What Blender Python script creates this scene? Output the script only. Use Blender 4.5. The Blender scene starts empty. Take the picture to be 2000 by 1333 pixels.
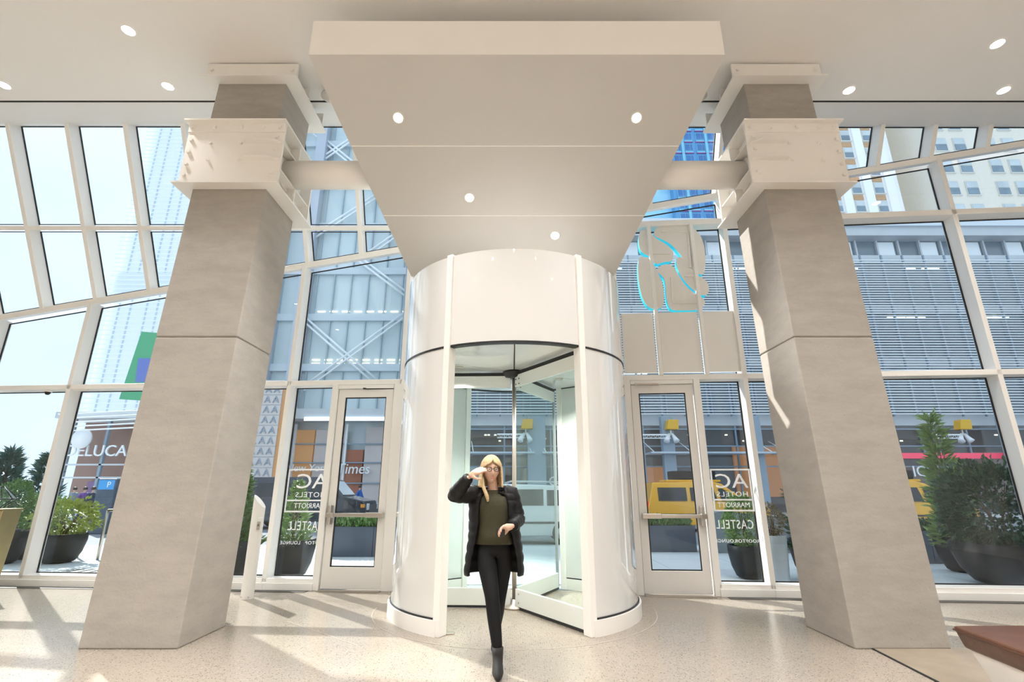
import bpy, bmesh, math, random
from mathutils import Vector, Matrix
random.seed(7)
# ------------------------------------------------------------------ camera, world, sun, exposure
SC = bpy.context.scene
COL = SC.collection
CAM_H = 1.42; FPX = 982.0; PITCH = math.atan(292/FPX)
cam_d = bpy.data.cameras.new('camera'); cam = bpy.data.objects.new('camera', cam_d); COL.objects.link(cam)
cam.location = (0, 0, CAM_H); cam.rotation_euler = (math.pi/2+PITCH, 0, 0)
cam_d.sensor_width = 36; cam_d.lens = FPX/2000*36; cam_d.clip_end = 600
SC.camera = cam
SC.view_settings.view_transform = 'Standard'; SC.view_settings.look = 'None'
SC.view_settings.gamma = 1; SC.view_settings.use_curve_mapping = False
SC.view_settings.exposure = 1.10
SC.cycles.max_bounces = 14; SC.cycles.transparent_max_bounces = 24; SC.cycles.diffuse_bounces = 6
SC.cycles.glossy_bounces = 4; SC.cycles.sample_clamp_indirect = 6; SC.cycles.caustics_reflective = False; SC.cycles.caustics_refractive = False
W = bpy.data.worlds.new('sky'); SC.world = W; W.use_nodes = True
nt = W.node_tree; nt.nodes.clear()
wo = nt.nodes.new('ShaderNodeOutputWorld'); wb = nt.nodes.new('ShaderNodeBackground')
wt = nt.nodes.new('ShaderNodeTexCoord'); wn = nt.nodes.new('ShaderNodeTexNoise'); wr = nt.nodes.new('ShaderNodeValToRGB')
wn.inputs['Scale'].default_value = 2.2; wn.inputs['Detail'].default_value = 7
wr.color_ramp.elements[0].position = .35; wr.color_ramp.elements[0].color = (.50, .62, .77, 1)
wr.color_ramp.elements[1].position = .70; wr.color_ramp.elements[1].color = (.66, .75, .84, 1)
nt.links.new(wt.outputs['Generated'], wn.inputs['Vector']); nt.links.new(wn.outputs['Fac'], wr.inputs['Fac'])
nt.links.new(wr.outputs['Color'], wb.inputs['Color']); nt.links.new(wb.outputs[0], wo.inputs[0])
wb.inputs['Strength'].default_value = .84
SUN_AZ = math.radians(46); SUN_EL = math.radians(41)
sd = bpy.data.lights.new('sun', 'SUN'); sd.energy = 4.2; sd.angle = math.radians(.6); sd.color = (1, .95, .88)
so = bpy.data.objects.new('sun', sd); COL.objects.link(so)
sun_from = Vector((-math.sin(SUN_AZ)*math.cos(SUN_EL), math.cos(SUN_AZ)*math.cos(SUN_EL), math.sin(SUN_EL)))
so.rotation_euler = sun_from.to_track_quat('Z', 'Y').to_euler(); so.location = (-20, 25, 30)
DOWNLIGHT_W = 230.0

# ------------------------------------------------------------------ pixel helpers (direction only; distance from the surface met)
_F = Vector((0, math.cos(PITCH), math.sin(PITCH))); _U = Vector((0, -math.sin(PITCH), math.cos(PITCH)))
EYE = Vector((0, 0, CAM_H))
def ray(u, v): return _F + Vector(((u-1000)/FPX, 0, 0)) - _U*((v-666.5)/FPX)
def on_floor(u, v, z=0):
    d = ray(u, v); return EYE + d*((z-CAM_H)/d.z)
def at_y(u, v, y):
    d = ray(u, v); return EYE + d*(y/d.y)
FM = -.077; FY = 7.94                                  # inner face of the glazed front: Y = FY + FM*X
def on_front(u, v, off=0):
    d = ray(u, v); return EYE + d*((FY+off)/(d.y-FM*d.x))
def yf(x, off=0): return FY + FM*x + off

# ------------------------------------------------------------------ materials
MATS = {}
def mat(name, col, rough=.6, metal=0., var=0., scale=6., bump=0., bscale=None, emit=0., coat=0., ecol=None, spec=.5):
    if name in MATS: return MATS[name]
    m = bpy.data.materials.new(name); m.use_nodes = True; n = m.node_tree; b = n.nodes['Principled BSDF']
    b.inputs['Base Color'].default_value = (*col, 1); b.inputs['Roughness'].default_value = rough
    b.inputs['Metallic'].default_value = metal; b.inputs['Coat Weight'].default_value = coat
    b.inputs['Specular IOR Level'].default_value = spec
    tc = n.nodes.new('ShaderNodeTexCoord')
    no = n.nodes.new('ShaderNodeTexNoise'); no.inputs['Scale'].default_value = scale; no.inputs['Detail'].default_value = 6
    n.links.new(tc.outputs['Object'], no.inputs['Vector'])
    mx = n.nodes.new('ShaderNodeMixRGB'); mx.blend_type = 'MIX'
    v = max(var, .015)
    mx.inputs[1].default_value = (*[c*(1-v) for c in col], 1); mx.inputs[2].default_value = (*[min(1, c*(1+v)) for c in col], 1)
    n.links.new(no.outputs['Fac'], mx.inputs[0]); n.links.new(mx.outputs[0], b.inputs['Base Color'])
    if bump:
        nb = n.nodes.new('ShaderNodeTexNoise'); nb.inputs['Scale'].default_value = bscale or scale*4; nb.inputs['Detail'].default_value = 5
        bp = n.nodes.new('ShaderNodeBump'); bp.inputs['Strength'].default_value = bump; bp.inputs['Distance'].default_value = .02
        n.links.new(tc.outputs['Object'], nb.inputs['Vector']); n.links.new(nb.outputs['Fac'], bp.inputs['Height']); n.links.new(bp.outputs[0], b.inputs['Normal'])
    if emit:
        b.inputs['Emission Color'].default_value = (*(ecol or col), 1); b.inputs['Emission Strength'].default_value = emit
    MATS[name] = m; return m
def glass_mat(name, tint, refl=1.0, ior=1.5):
    m = bpy.data.materials.new(name); m.use_nodes = True; n = m.node_tree; n.nodes.clear()
    o = n.nodes.new('ShaderNodeOutputMaterial'); t = n.nodes.new('ShaderNodeBsdfTransparent'); g = n.nodes.new('ShaderNodeBsdfGlossy')
    t.inputs[0].default_value = (*tint, 1); g.inputs['Roughness'].default_value = .01; g.inputs['Color'].default_value = (refl, refl, refl, 1)
    l = n.nodes.new('ShaderNodeLayerWeight'); l.inputs[0].default_value = .5; pw = n.nodes.new('ShaderNodeMath'); pw.operation = 'POWER'; pw.inputs[1].default_value = 4.0
    f = n.nodes.new('ShaderNodeMath'); f.operation = 'MULTIPLY_ADD'; f.inputs[1].default_value = .5; f.inputs[2].default_value = .022; x = n.nodes.new('ShaderNodeMixShader')
    n.links.new(l.outputs['Facing'], pw.inputs[0]); n.links.new(pw.outputs[0], f.inputs[0])
    n.links.new(f.outputs[0], x.inputs[0]); n.links.new(t.outputs[0], x.inputs[1]); n.links.new(g.outputs[0], x.inputs[2]); n.links.new(x.outputs[0], o.inputs[0])
    MATS[name] = m; return m
def terrazzo(name, base, c1, c2, rough=.22, scale=62):
    m = mat(name, base, rough, var=.08, scale=1.1); n = m.node_tree; b = n.nodes['Principled BSDF']
    tc = n.nodes.new('ShaderNodeTexCoord'); src = b.inputs['Base Color'].links[0].from_socket
    for sc_, thr, col in ((scale, .20, c1), (scale*1.7, .17, c2), (scale*.8, .04, (.42, .37, .30))):
        mp = n.nodes.new('ShaderNodeMapping'); mp.inputs['Scale'].default_value = (1, 1.7, 1); mp.inputs['Location'].default_value = (sc_, thr*9, 0)
        vo = n.nodes.new('ShaderNodeTexVoronoi'); vo.inputs['Scale'].default_value = sc_; vo.inputs['Randomness'].default_value = 1
        sp = n.nodes.new('ShaderNodeSeparateColor'); lt = n.nodes.new('ShaderNodeMath'); lt.operation = 'LESS_THAN'; lt.inputs[1].default_value = thr+.12
        l2 = n.nodes.new('ShaderNodeMath'); l2.operation = 'LESS_THAN'; l2.inputs[1].default_value = .30
        mu = n.nodes.new('ShaderNodeMath'); mu.operation = 'MULTIPLY'; mx = n.nodes.new('ShaderNodeMixRGB'); mx.inputs[2].default_value = (*col, 1)
        n.links.new(tc.outputs['Object'], mp.inputs[0]); n.links.new(mp.outputs[0], vo.inputs['Vector'])
        n.links.new(vo.outputs['Color'], sp.inputs[0]); n.links.new(sp.outputs[0], lt.inputs[0]); n.links.new(vo.outputs['Distance'], l2.inputs[0])
        n.links.new(lt.outputs[0], mu.inputs[0]); n.links.new(l2.outputs[0], mu.inputs[1]); n.links.new(mu.outputs[0], mx.inputs[0])
        n.links.new(src, mx.inputs[1]); src = mx.outputs[0]
    n.links.new(src, b.inputs['Base Color']); return m
def concrete(name, col):
    m = mat(name, col, .75, var=.10, scale=1.6, bump=.12, bscale=40); n = m.node_tree; b = n.nodes['Principled BSDF']
    src = b.inputs['Base Color'].links[0].from_socket; tc = n.nodes.new('ShaderNodeTexCoord')
    no = n.nodes.new('ShaderNodeTexNoise'); no.inputs['Scale'].default_value = 5; no.inputs['Detail'].default_value = 10; no.inputs['Roughness'].default_value = .7
    mp = n.nodes.new('ShaderNodeMapping'); mp.inputs['Scale'].default_value = (.5, .5, 1.5)
    rp = n.nodes.new('ShaderNodeValToRGB'); rp.color_ramp.elements[0].position = .35; rp.color_ramp.elements[0].color = (.87, .87, .88, 1); rp.color_ramp.elements[1].position = .6; rp.color_ramp.elements[1].color = (1, 1, 1, 1)
    vo = n.nodes.new('ShaderNodeTexVoronoi'); vo.inputs['Scale'].default_value = 11; lt = n.nodes.new('ShaderNodeMath'); lt.operation = 'LESS_THAN'; lt.inputs[1].default_value = .06
    mx = n.nodes.new('ShaderNodeMixRGB'); mx.blend_type = 'MULTIPLY'; mx.inputs[0].default_value = 1
    m2 = n.nodes.new('ShaderNodeMixRGB'); m2.inputs[2].default_value = (*[c*.72 for c in col], 1)
    n.links.new(tc.outputs['Object'], mp.inputs[0]); n.links.new(mp.outputs[0], no.inputs['Vector']); n.links.new(no.outputs['Fac'], rp.inputs[0])
    n.links.new(src, mx.inputs[1]); n.links.new(rp.outputs[0], mx.inputs[2]); n.links.new(tc.outputs['Object'], vo.inputs['Vector'])
    n.links.new(vo.outputs['Distance'], lt.inputs[0]); n.links.new(lt.outputs[0], m2.inputs[0]); n.links.new(mx.outputs[0], m2.inputs[1]); n.links.new(m2.outputs[0], b.inputs['Base Color'])
    return m

CREAM = mat('warm_white_paint', (.80, .775, .74), .45, var=.02, scale=1)
STEEL_W = mat('white_painted_steel', (.82, .80, .765), .42, var=.03, scale=3, bump=.04, bscale=30)
CEILM = mat('ceiling_paint', (.80, .78, .755), .8, var=.02, scale=.8)
FRAME = mat('white_frame_enamel', (.86, .845, .815), .35, var=.02, scale=2)
GLOSSW = mat('gloss_white_glass', (.72, .725, .72), .08, var=.01, scale=1, coat=1)
CONC = concrete('cast_concrete', (.37, .342, .305))
TERR = terrazzo('terrazzo_floor', (.325, .28, .23), (.085, .07, .055), (.16, .125, .095), scale=48)
SLAB = mat('sandy_stone_slab', (.27, .22, .165), .5, var=.35, scale=3)
GLASS = glass_mat('clear_glass', (.93, .965, .97), 1.0, 1.45)
GLASSG = glass_mat('greenish_glass', (.91, .965, .96), .9, 1.4)
BLACK = mat('black_gasket', (.01, .01, .012), .5)
DARKGAP = mat('dark_slot', (.008, .008, .008), .9)
BRUSHED = mat('brushed_steel', (.55, .50, .44), .32, .9, var=.08, scale=30)
BRASS = mat('brushed_brass', (.42, .34, .18), .35, .85, var=.1, scale=8)
LEATHER = mat('tan_leather', (.10, .040, .020), .36, var=.2, scale=5, bump=.25, bscale=9)
DARKPOT = mat('dark_planter_resin', (.016, .017, .02), .5, var=.2, scale=4, spec=.25)
GREYPOT = mat('grey_planter_resin', (.33, .36, .38), .4, var=.1, scale=4)
SLATE = mat('slate_blue_planter', (.075, .10, .14), .5, var=.2, scale=3)
LENS = mat('lamp_lens', (1, .95, .88), .4, emit=9, ecol=(1, .93, .84))
LENSY = mat('warm_lamp_lens', (1, .75, .4), .4, emit=3.5, ecol=(1, .72, .42))
VINYL = mat('white_vinyl', (.88, .90, .92), .6)

# ------------------------------------------------------------------ object helpers
def link(o, parent=None):
    COL.objects.link(o)
    if parent is not None:
        o.parent = parent; o.matrix_parent_inverse = Matrix.Translation(-Vector(parent.location)) if parent.type == 'EMPTY' else Matrix.Identity(4)
    return o
def tag(o, label=None, cat=None, group=None, kind=None):
    if label: o['label'] = label
    if cat: o['category'] = cat
    if group: o['group'] = group
    if kind: o['kind'] = kind
    return o
def thing(name, loc, label=None, cat=None, group=None, kind=None):
    o = bpy.data.objects.new(name, None); o.empty_display_size = .1; o.location = loc; COL.objects.link(o)
    return tag(o, label, cat, group, kind)
def mesh(name, vs, fs, m, parent=None, smooth=False, bevel=0, seg=2):
    me = bpy.data.meshes.new(name); me.from_pydata([tuple(v) for v in vs], [], fs); me.validate()
    bm = bmesh.new(); bm.from_mesh(me); bmesh.ops.recalc_face_normals(bm, faces=bm.faces)
    if bevel: bmesh.ops.bevel(bm, geom=list(bm.edges), offset=bevel, segments=seg, affect='EDGES', profile=.5, clamp_overlap=True)
    bm.to_mesh(me); bm.free()
    if smooth:
        for p in me.polygons: p.use_smooth = True
    me.materials.append(m); return link(bpy.data.objects.new(name, me), parent)
BF = [(0, 3, 2, 1), (4, 5, 6, 7), (0, 1, 5, 4), (1, 2, 6, 5), (2, 3, 7, 6), (3, 0, 4, 7)]
def box(name, lo, hi, m, parent=None, bevel=0, rot=0):
    x0, y0, z0 = lo; x1, y1, z1 = hi
    vs = [Vector(p) for p in ((x0, y0, z0), (x1, y0, z0), (x1, y1, z0), (x0, y1, z0), (x0, y0, z1), (x1, y0, z1), (x1, y1, z1), (x0, y1, z1))]
    if rot:
        c = Vector(((x0+x1)/2, (y0+y1)/2, 0)); R = Matrix.Rotation(rot, 3, 'Z'); vs = [R @ (v-c)+c for v in vs]
    return mesh(name, vs, BF, m, parent, bevel=bevel)
def hexa(name, bottom, top, m, parent=None, bevel=0, smooth=False):
    n = len(bottom); vs = [Vector(p) for p in bottom]+[Vector(p) for p in top]
    fs = [tuple(range(n-1, -1, -1)), tuple(range(n, 2*n))]+[(i, (i+1) % n, n+(i+1) % n, n+i) for i in range(n)]
    return mesh(name, vs, fs, m, parent, smooth, bevel)
def extr(name, poly, dvec, m, parent=None, bevel=0, smooth=False):
    d = Vector(dvec); return hexa(name, poly, [Vector(p)+d for p in poly], m, parent, bevel, smooth)
def bar(name, p0, p1, w, d, wdir, ddir, m, parent=None, bevel=0):
    """front face centred on p0-p1, w wide along wdir, reaching d along ddir"""
    p0, p1, wd, dd = Vector(p0), Vector(p1), Vector(wdir).normalized()*(w/2), Vector(ddir).normalized()*d
    return hexa(name, [p0-wd, p0+wd, p0+wd+dd, p0-wd+dd], [p1-wd, p1+wd, p1+wd+dd, p1-wd+dd], m, parent, bevel)
def tube_geo(pts, rad, n=8, cap=True):
    pts = [Vector(p) for p in pts]; vs = []; fs = []
    for i, p in enumerate(pts):
        t = (pts[min(i+1, len(pts)-1)]-pts[max(i-1, 0)]).normalized()
        a = t.cross(Vector((0, 0, 1)));  a = a if a.length > .05 else t.cross(Vector((0, 1, 0)))
        if i and a.dot(prev) < 0: a = -a
        prev = a; a = a.normalized(); b = t.cross(a); r = rad[i] if isinstance(rad, (list, tuple)) else rad
        for k in range(n):
            th = 2*math.pi*k/n; vs.append(p+(a*math.cos(th)+b*math.sin(th))*r)
    for i in range(len(pts)-1):
        for k in range(n): fs.append((i*n+k, i*n+(k+1) % n, (i+1)*n+(k+1) % n, (i+1)*n+k))
    if cap: fs += [tuple(range(n-1, -1, -1)), tuple(range((len(pts)-1)*n, len(pts)*n))]
    return vs, fs
def tube(name, pts, rad, m, parent=None, n=8, smooth=True):
    vs, fs = tube_geo(pts, rad, n); o = mesh(name, vs, fs, m, parent, smooth); return o
def lathe(name, prof, c, m, parent=None, n=24, smooth=True, a0=0, a1=2*math.pi, sx=1, sy=1, squarish=0):
    vs = []; fs = []; full = abs(a1-a0-2*math.pi) < 1e-6; k = n if full else n+1
    for r, z in prof:
        for i in range(k):
            a = a0+(a1-a0)*i/n; ca, sa = math.cos(a), math.sin(a)
            q = 1 if not squarish else (abs(ca)**squarish+abs(sa)**squarish)**(-1/squarish)
            vs.append((c[0]+r*ca*sx*q, c[1]+r*sa*sy*q, c[2]+z))
    for j in range(len(prof)-1):
        for i in range(n):
            b = (i+1) % k; fs.append((j*k+i, j*k+b, (j+1)*k+b, (j+1)*k+i))
    if full:
        if prof[0][0] > 1e-4: fs.append(tuple(range(k-1, -1, -1)))
        if prof[-1][0] > 1e-4: fs.append(tuple(range((len(prof)-1)*k, len(prof)*k)))
    return mesh(name, vs, fs, m, parent, smooth)
def arc_wall(name, c, r0, r1, a0, a1, z0, z1, m, parent=None, n=24, smooth=True):
    """curved slab between radii r0<r1"""
    vs = []; fs = []
    for i in range(n+1):
        a = a0+(a1-a0)*i/n; ca, sa = math.cos(a), math.sin(a)
        vs += [(c[0]+r0*ca, c[1]+r0*sa, z0), (c[0]+r1*ca, c[1]+r1*sa, z0), (c[0]+r1*ca, c[1]+r1*sa, z1), (c[0]+r0*ca, c[1]+r0*sa, z1)]
    for i in range(n):
        for k in range(4): fs.append((4*i+k, 4*i+(k+1) % 4, 4*i+4+(k+1) % 4, 4*i+4+k))
    fs += [(0, 3, 2, 1), (4*n, 4*n+1, 4*n+2, 4*n+3)]
    o = mesh(name, vs, fs, m, parent)
    if smooth:
        for p in o.data.polygons:
            nrm = p.normal
            if abs(nrm.z) < .5 and p.area > 0: p.use_smooth = True
        o.data.set_sharp_from_angle(angle=math.radians(40))
    return o
def copy_tree(o, dloc, parent=None):
    c = o.copy(); COL.objects.link(c); c.parent = parent
    if parent is None: c.location = Vector(o.location)+Vector(dloc)
    for ch in list(o.children): copy_tree(ch, dloc, c)
    return c
def text(name, body, size, origin, xdir, updir, m, parent=None, depth=.004, align='CENTER', shear=0, sx=1.0, spacing=1.0):
    cu = bpy.data.curves.new(name, 'FONT'); cu.body = body; cu.size = size; cu.align_x = align; cu.align_y = 'CENTER'; cu.extrude = depth
    cu.shear = shear; cu.space_character = spacing; cu.resolution_u = 3
    t = bpy.data.objects.new(name+'_c', cu); COL.objects.link(t); dg = bpy.context.evaluated_depsgraph_get(); dg.update()
    me = bpy.data.meshes.new_from_object(t.evaluated_get(dg)); bpy.data.objects.remove(t); bpy.data.curves.remove(cu)
    x = Vector(xdir).normalized(); u = Vector(updir).normalized(); z = x.cross(u); o_ = Vector(origin)
    for v in me.vertices: v.co = o_+x*(v.co.x*sx)+u*v.co.y+z*v.co.z
    me.materials.clear(); me.materials.append(m); me.name = name
    return link(bpy.data.objects.new(name, me), parent)

# ================================================================== the room
CZ = 7.10                                             # ceiling height
XL, XR, YB = -11.0, 10.2, -7.5
T = Vector((1, FM, 0)).normalized(); N = Vector((-FM, 1, 0)).normalized()     # along the front, and outwards through it
def S(o): o['kind'] = 'structure'; return o
floor = S(mesh('floor', [(XL, YB, 0), (XR, YB, 0), (XR, yf(XR)+.3, 0), (XL, yf(XL)+.3, 0), (XL, YB, -.12), (XR, YB, -.12), (XR, yf(XR)+.3, -.12), (XL, yf(XL)+.3, -.12)], BF, TERR))
# sandy slab let into the floor beside the right column, with its dark joint
j0, j1 = on_floor(1703, 1268), on_floor(1836, 1336); jd = (j1-j0).normalized()
j2 = j0+jd*3.2
extr('floor_slab', [j0+Vector((0, 0, .001)), j2+Vector((0, 0, .001)), Vector((7.5, j2.y, .001)), Vector((7.5, j0.y+.02, .001))], (0, 0, .004), SLAB, floor)
bar('floor_joint', j0+Vector((0, 0, .001)), j2+Vector((0, 0, .001)), .022, .0055, jd.cross(Vector((0, 0, 1))), (0, 0, 1), DARKGAP, floor)
DC = Vector((.03, 7.03, 0)); DR = 1.53
JOINT = mat('pale_floor_joint', (.42, .37, .31), .4)
arc_wall('floor_joint', DC, DR+.20, DR+.212, math.radians(180), math.radians(360), .0005, .002, JOINT, floor, 40)
for (u0, v0, u1, v1) in ((150, 1290, 232, 1252), (560, 1214, 700, 1262)):
    a, b = on_floor(u0, v0), on_floor(u1, v1)
    bar('floor_joint', a+Vector((0, 0, .0005)), b+Vector((0, 0, .0005)), .008, .0015, (b-a).cross(Vector((0, 0, 1))), (0, 0, 1), JOINT, floor)
# lowered dark grille strip along the foot of the glazing
GRILLE = mat('dark_grille', (.10, .095, .09), .5, .6, var=.2, scale=60)
for x0, x1 in ((XL, -3.0), (2.98, XR)):
    bar('floor_grille', (x0, yf(x0)-.10, .001), (x1, yf(x1)-.10, .001), .13, .005, N, (0, 0, 1), GRILLE, floor)
YS = 6.30                                             # the dark slot in the ceiling
S(box('ceiling', (XL, YB, CZ), (XR, YS-.02, CZ+.15), CEILM))
c2 = S(mesh('trim_1', [(XL, YS+.02, CZ), (XR, YS+.02, CZ), (XR, 7.15, 7.38), (XL, 7.12, 7.38), (XL, YS+.02, CZ+.3), (XR, YS+.02, CZ+.3), (XR, 7.15, 7.68), (XL, 7.12, 7.68)], BF, mat('fascia_paint', (.78, .76, .73), .6)))
S(box('trim_2', (XL, YS-.0195, CZ+.006), (XR, YS+.0195, CZ+.2), DARKGAP))
S(box('wall_left', (XL-.2, YB, 0), (XL, 8.9, 7.6), CREAM)); S(box('wall_right', (XR, YB, 0), (XR+.2, 7.6, 7.6), CREAM)); S(box('wall_back', (XL, YB-.2, 0), (XR, YB, 7.3), CREAM))

# ------------------------------------------------------------------ glazed front
CA = on_front(0, 620); CB = on_front(2000, 280); CD = (CB-CA)
def crease(x): return CA+CD*((x-CA.x)/CD.x)
A62 = math.radians(62); SL = Vector((0, -math.cos(A62), math.sin(A62))); N2 = Vector((0, math.sin(A62), math.cos(A62)))
def sl_top(x):
    c = crease(x); return c+SL*((7.40-c.z)/SL.z)
def sl_z(x, z):
    c = crease(x); return c+SL*((z-c.z)/SL.z)
MW, MD = .075, .26
Z1, Z2 = 3.13, 5.85
win = {i: thing('window_%d' % i, p, kind='structure') for i, p in ((1, (-7.6, 8.5, 0)), (2, (-2.8, 8.1, 0)), (3, (2.7, 7.8, 0)), (4, (7.3, 7.4, 0)))}
def wof(x): return win[1] if x < -3.75 else win[2] if x < 0 else win[3] if x < 3.7 else win[4]
def vbar(x, z0, z1, w=MW, d=MD, name='mullion', off=0):
    return bar(name, (x, yf(x, off), z0), (x, yf(x, off), z1), w, d, T, N, FRAME, wof(x-.01), .006)
def hbar(x0, x1, z, h=.085, d=MD, name='transom', off=0):
    return bar(name, (x0, yf(x0, off), z), (x1, yf(x1, off), z), h, d, (0, 0, 1), N, FRAME, wof((x0+x1)/2), .006)
def pane(cs, n, parent, m=GLASS, off=.215, th=.012, name='glass_pane'):
    n = Vector(n).normalized(); ps = [Vector(c)+n*off for c in cs]
    o = extr(name, ps, n*th, m, parent)
    for i in range(len(ps)):                          # dark gasket round each pane
        a, b = ps[i], ps[(i+1) % len(ps)]
        inw = n.cross(b-a).normalized()
        cen = sum(ps, Vector())/len(ps)
        if inw.dot(cen-a) < 0: inw = -inw
        bar('gasket', a+inw*.008-n*.004, b+inw*.008-n*.004, .016, .02, inw, n, BLACK, o)
    return o
MAIN = [-10.9, -9.40, -7.64, -5.66, -3.71, -1.80, 1.72, 3.63, 5.25, 7.33, 9.2, 10.15]
for x in MAIN:
    vbar(x, 0, crease(x).z)
hb = [(-10.9, -3.71), (-3.71, -1.80), (1.72, 3.63), (3.63, 10.15)]
for a, b in hb: hbar(a, b, Z1)
for a, b in ((-10.9, -3.71), (-3.71, -2.95), (2.90, 3.63), (3.63, 10.15)):
    hbar(a, b, .13, .06, .25, 'sill_rail'); bar('sill', (a, yf(a, -.03), .05), (b, yf(b, -.03), .05), .10, .30, (0, 0, 1), N, FRAME, wof((a+b)/2), .006)
for a, b in ((1.72, 3.63), (3.63, 10.15)): hbar(a, b, Z2, .10)
# crease rail
for a, b in ((-10.9, -3.71), (-3.71, 0.), (0., 3.63), (3.63, 10.15)):
    bar('crease_rail', crease(a), crease(b), .10, .24, (0, -.35, 1), (0, 1, .35), FRAME, wof((a+b)/2), .006)
for i in range(len(MAIN)-1):
    x0, x1 = MAIN[i]+MW/2, MAIN[i+1]-MW/2; P = wof((x0+x1)/2)
    q = lambda x, z: (x, yf(x), z)
    if x0 < -1.9 and x1 > -3.71+.01 and x0 > -3.8: pass
    elif x0 > 1.6 and x1 < 3.7: pass
    elif x0 > -1.9 and x1 < 1.8: continue
    else: pane([q(x0, .16), q(x1, .16), q(x1, Z1-.04), q(x0, Z1-.04)], N, P)
    top0, top1 = crease(x0).z-.05, crease(x1).z-.05
    if x0 > 1.6:
        if x1 > 3.7: pane([q(x0, Z1+.04), q(x1, Z1+.04), q(x1, Z2-.05), q(x0, Z2-.05)], N, P)
        else: pane([q(x0, Z1+.04), q(x1, Z1+.04), q(x1, Z2-.05), q(x0, Z2-.05)], N, P)
        if top1 > Z2+.1: pane([q(x0, Z2+.05), q(x1, Z2+.05), q(x1, top1), q(x0, max(top0, Z2+.06))], N, P)
    else: pane([q(x0, Z1+.04), q(x1, Z1+.04), q(x1, top1), q(x0, top0)], N, P)
# flanking frames beside the revolving door, doors below
for x0, x1 in ((-1.84, -1.10), (1.16, 1.76)):
    extr('flank_panel', [(x0, yf(x0, .02), 0), (x1, yf(x1, .02), 0), (x1, yf(x1, .02), 4.6), (x0, yf(x0, .02), 4.6)], N*.2, FRAME, wof(x0), .01)
# sloped glazing
SLX = [-10.9, -10.5, -9.52, -8.55, -7.55, -6.56, -5.58, -4.60, -3.66, -2.69, -1.75, 2.42, 3.58, 4.50, 5.42, 6.30, 7.20, 8.14, 9.1, 10.15]
def sbar(x):
    c, t_ = crease(x), sl_top(x)
    if t_.z-c.z > .08: bar('sloped_mullion', c, t_, MW, .24, (1, 0, 0), N2, FRAME, wof(x), .006)
for x in SLX: sbar(x)
for a, b in ((-10.9, -3.71), (-3.71, -.5)):
    bar('sloped_transom', sl_z(a, 5.85), sl_z(b, 5.85), .075, .22, SL, N2, FRAME, wof((a+b)/2), .006)
for i in range(len(SLX)-1):
    x0, x1 = SLX[i]+MW/2, SLX[i+1]-MW/2
    if -1.9 < SLX[i] < 2: continue
    P = wof((x0+x1)/2); up = SL*.05
    if x0 < 0:
        pane([crease(x0)+up, crease(x1)+up, sl_z(x1, 5.80), sl_z(x0, 5.80)], N2, P); pane([sl_z(x0, 5.90), sl_z(x1, 5.90), sl_top(x1)-up*.6, sl_top(x0)-up*.6], N2, P)
    elif sl_top(x1).z-crease(x1).z > .2: pane([crease(x0)+up, crease(x1)+up, sl_top(x1)-up*.6, sl_top(x0)-up*.6], N2, P)
for a, b in ((-10.9, -3.71), (-3.71, 0), (0, 3.63), (3.63, 10.1)):
    bar('head_rail', sl_top(a), sl_top(b), .06, .22, SL, N2, FRAME, wof((a+b)/2), .004)
# sidelight panes beside the doors
P = lambda x, z: (x, yf(x), z)
pane([P(-3.67, .16), P(-2.98, .16), P(-2.98, 3.09), P(-3.67, 3.09)], N, win[2]); pane([P(2.92, .16), P(3.59, .16), P(3.59, 3.09), P(2.92, 3.09)], N, win[3])

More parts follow.
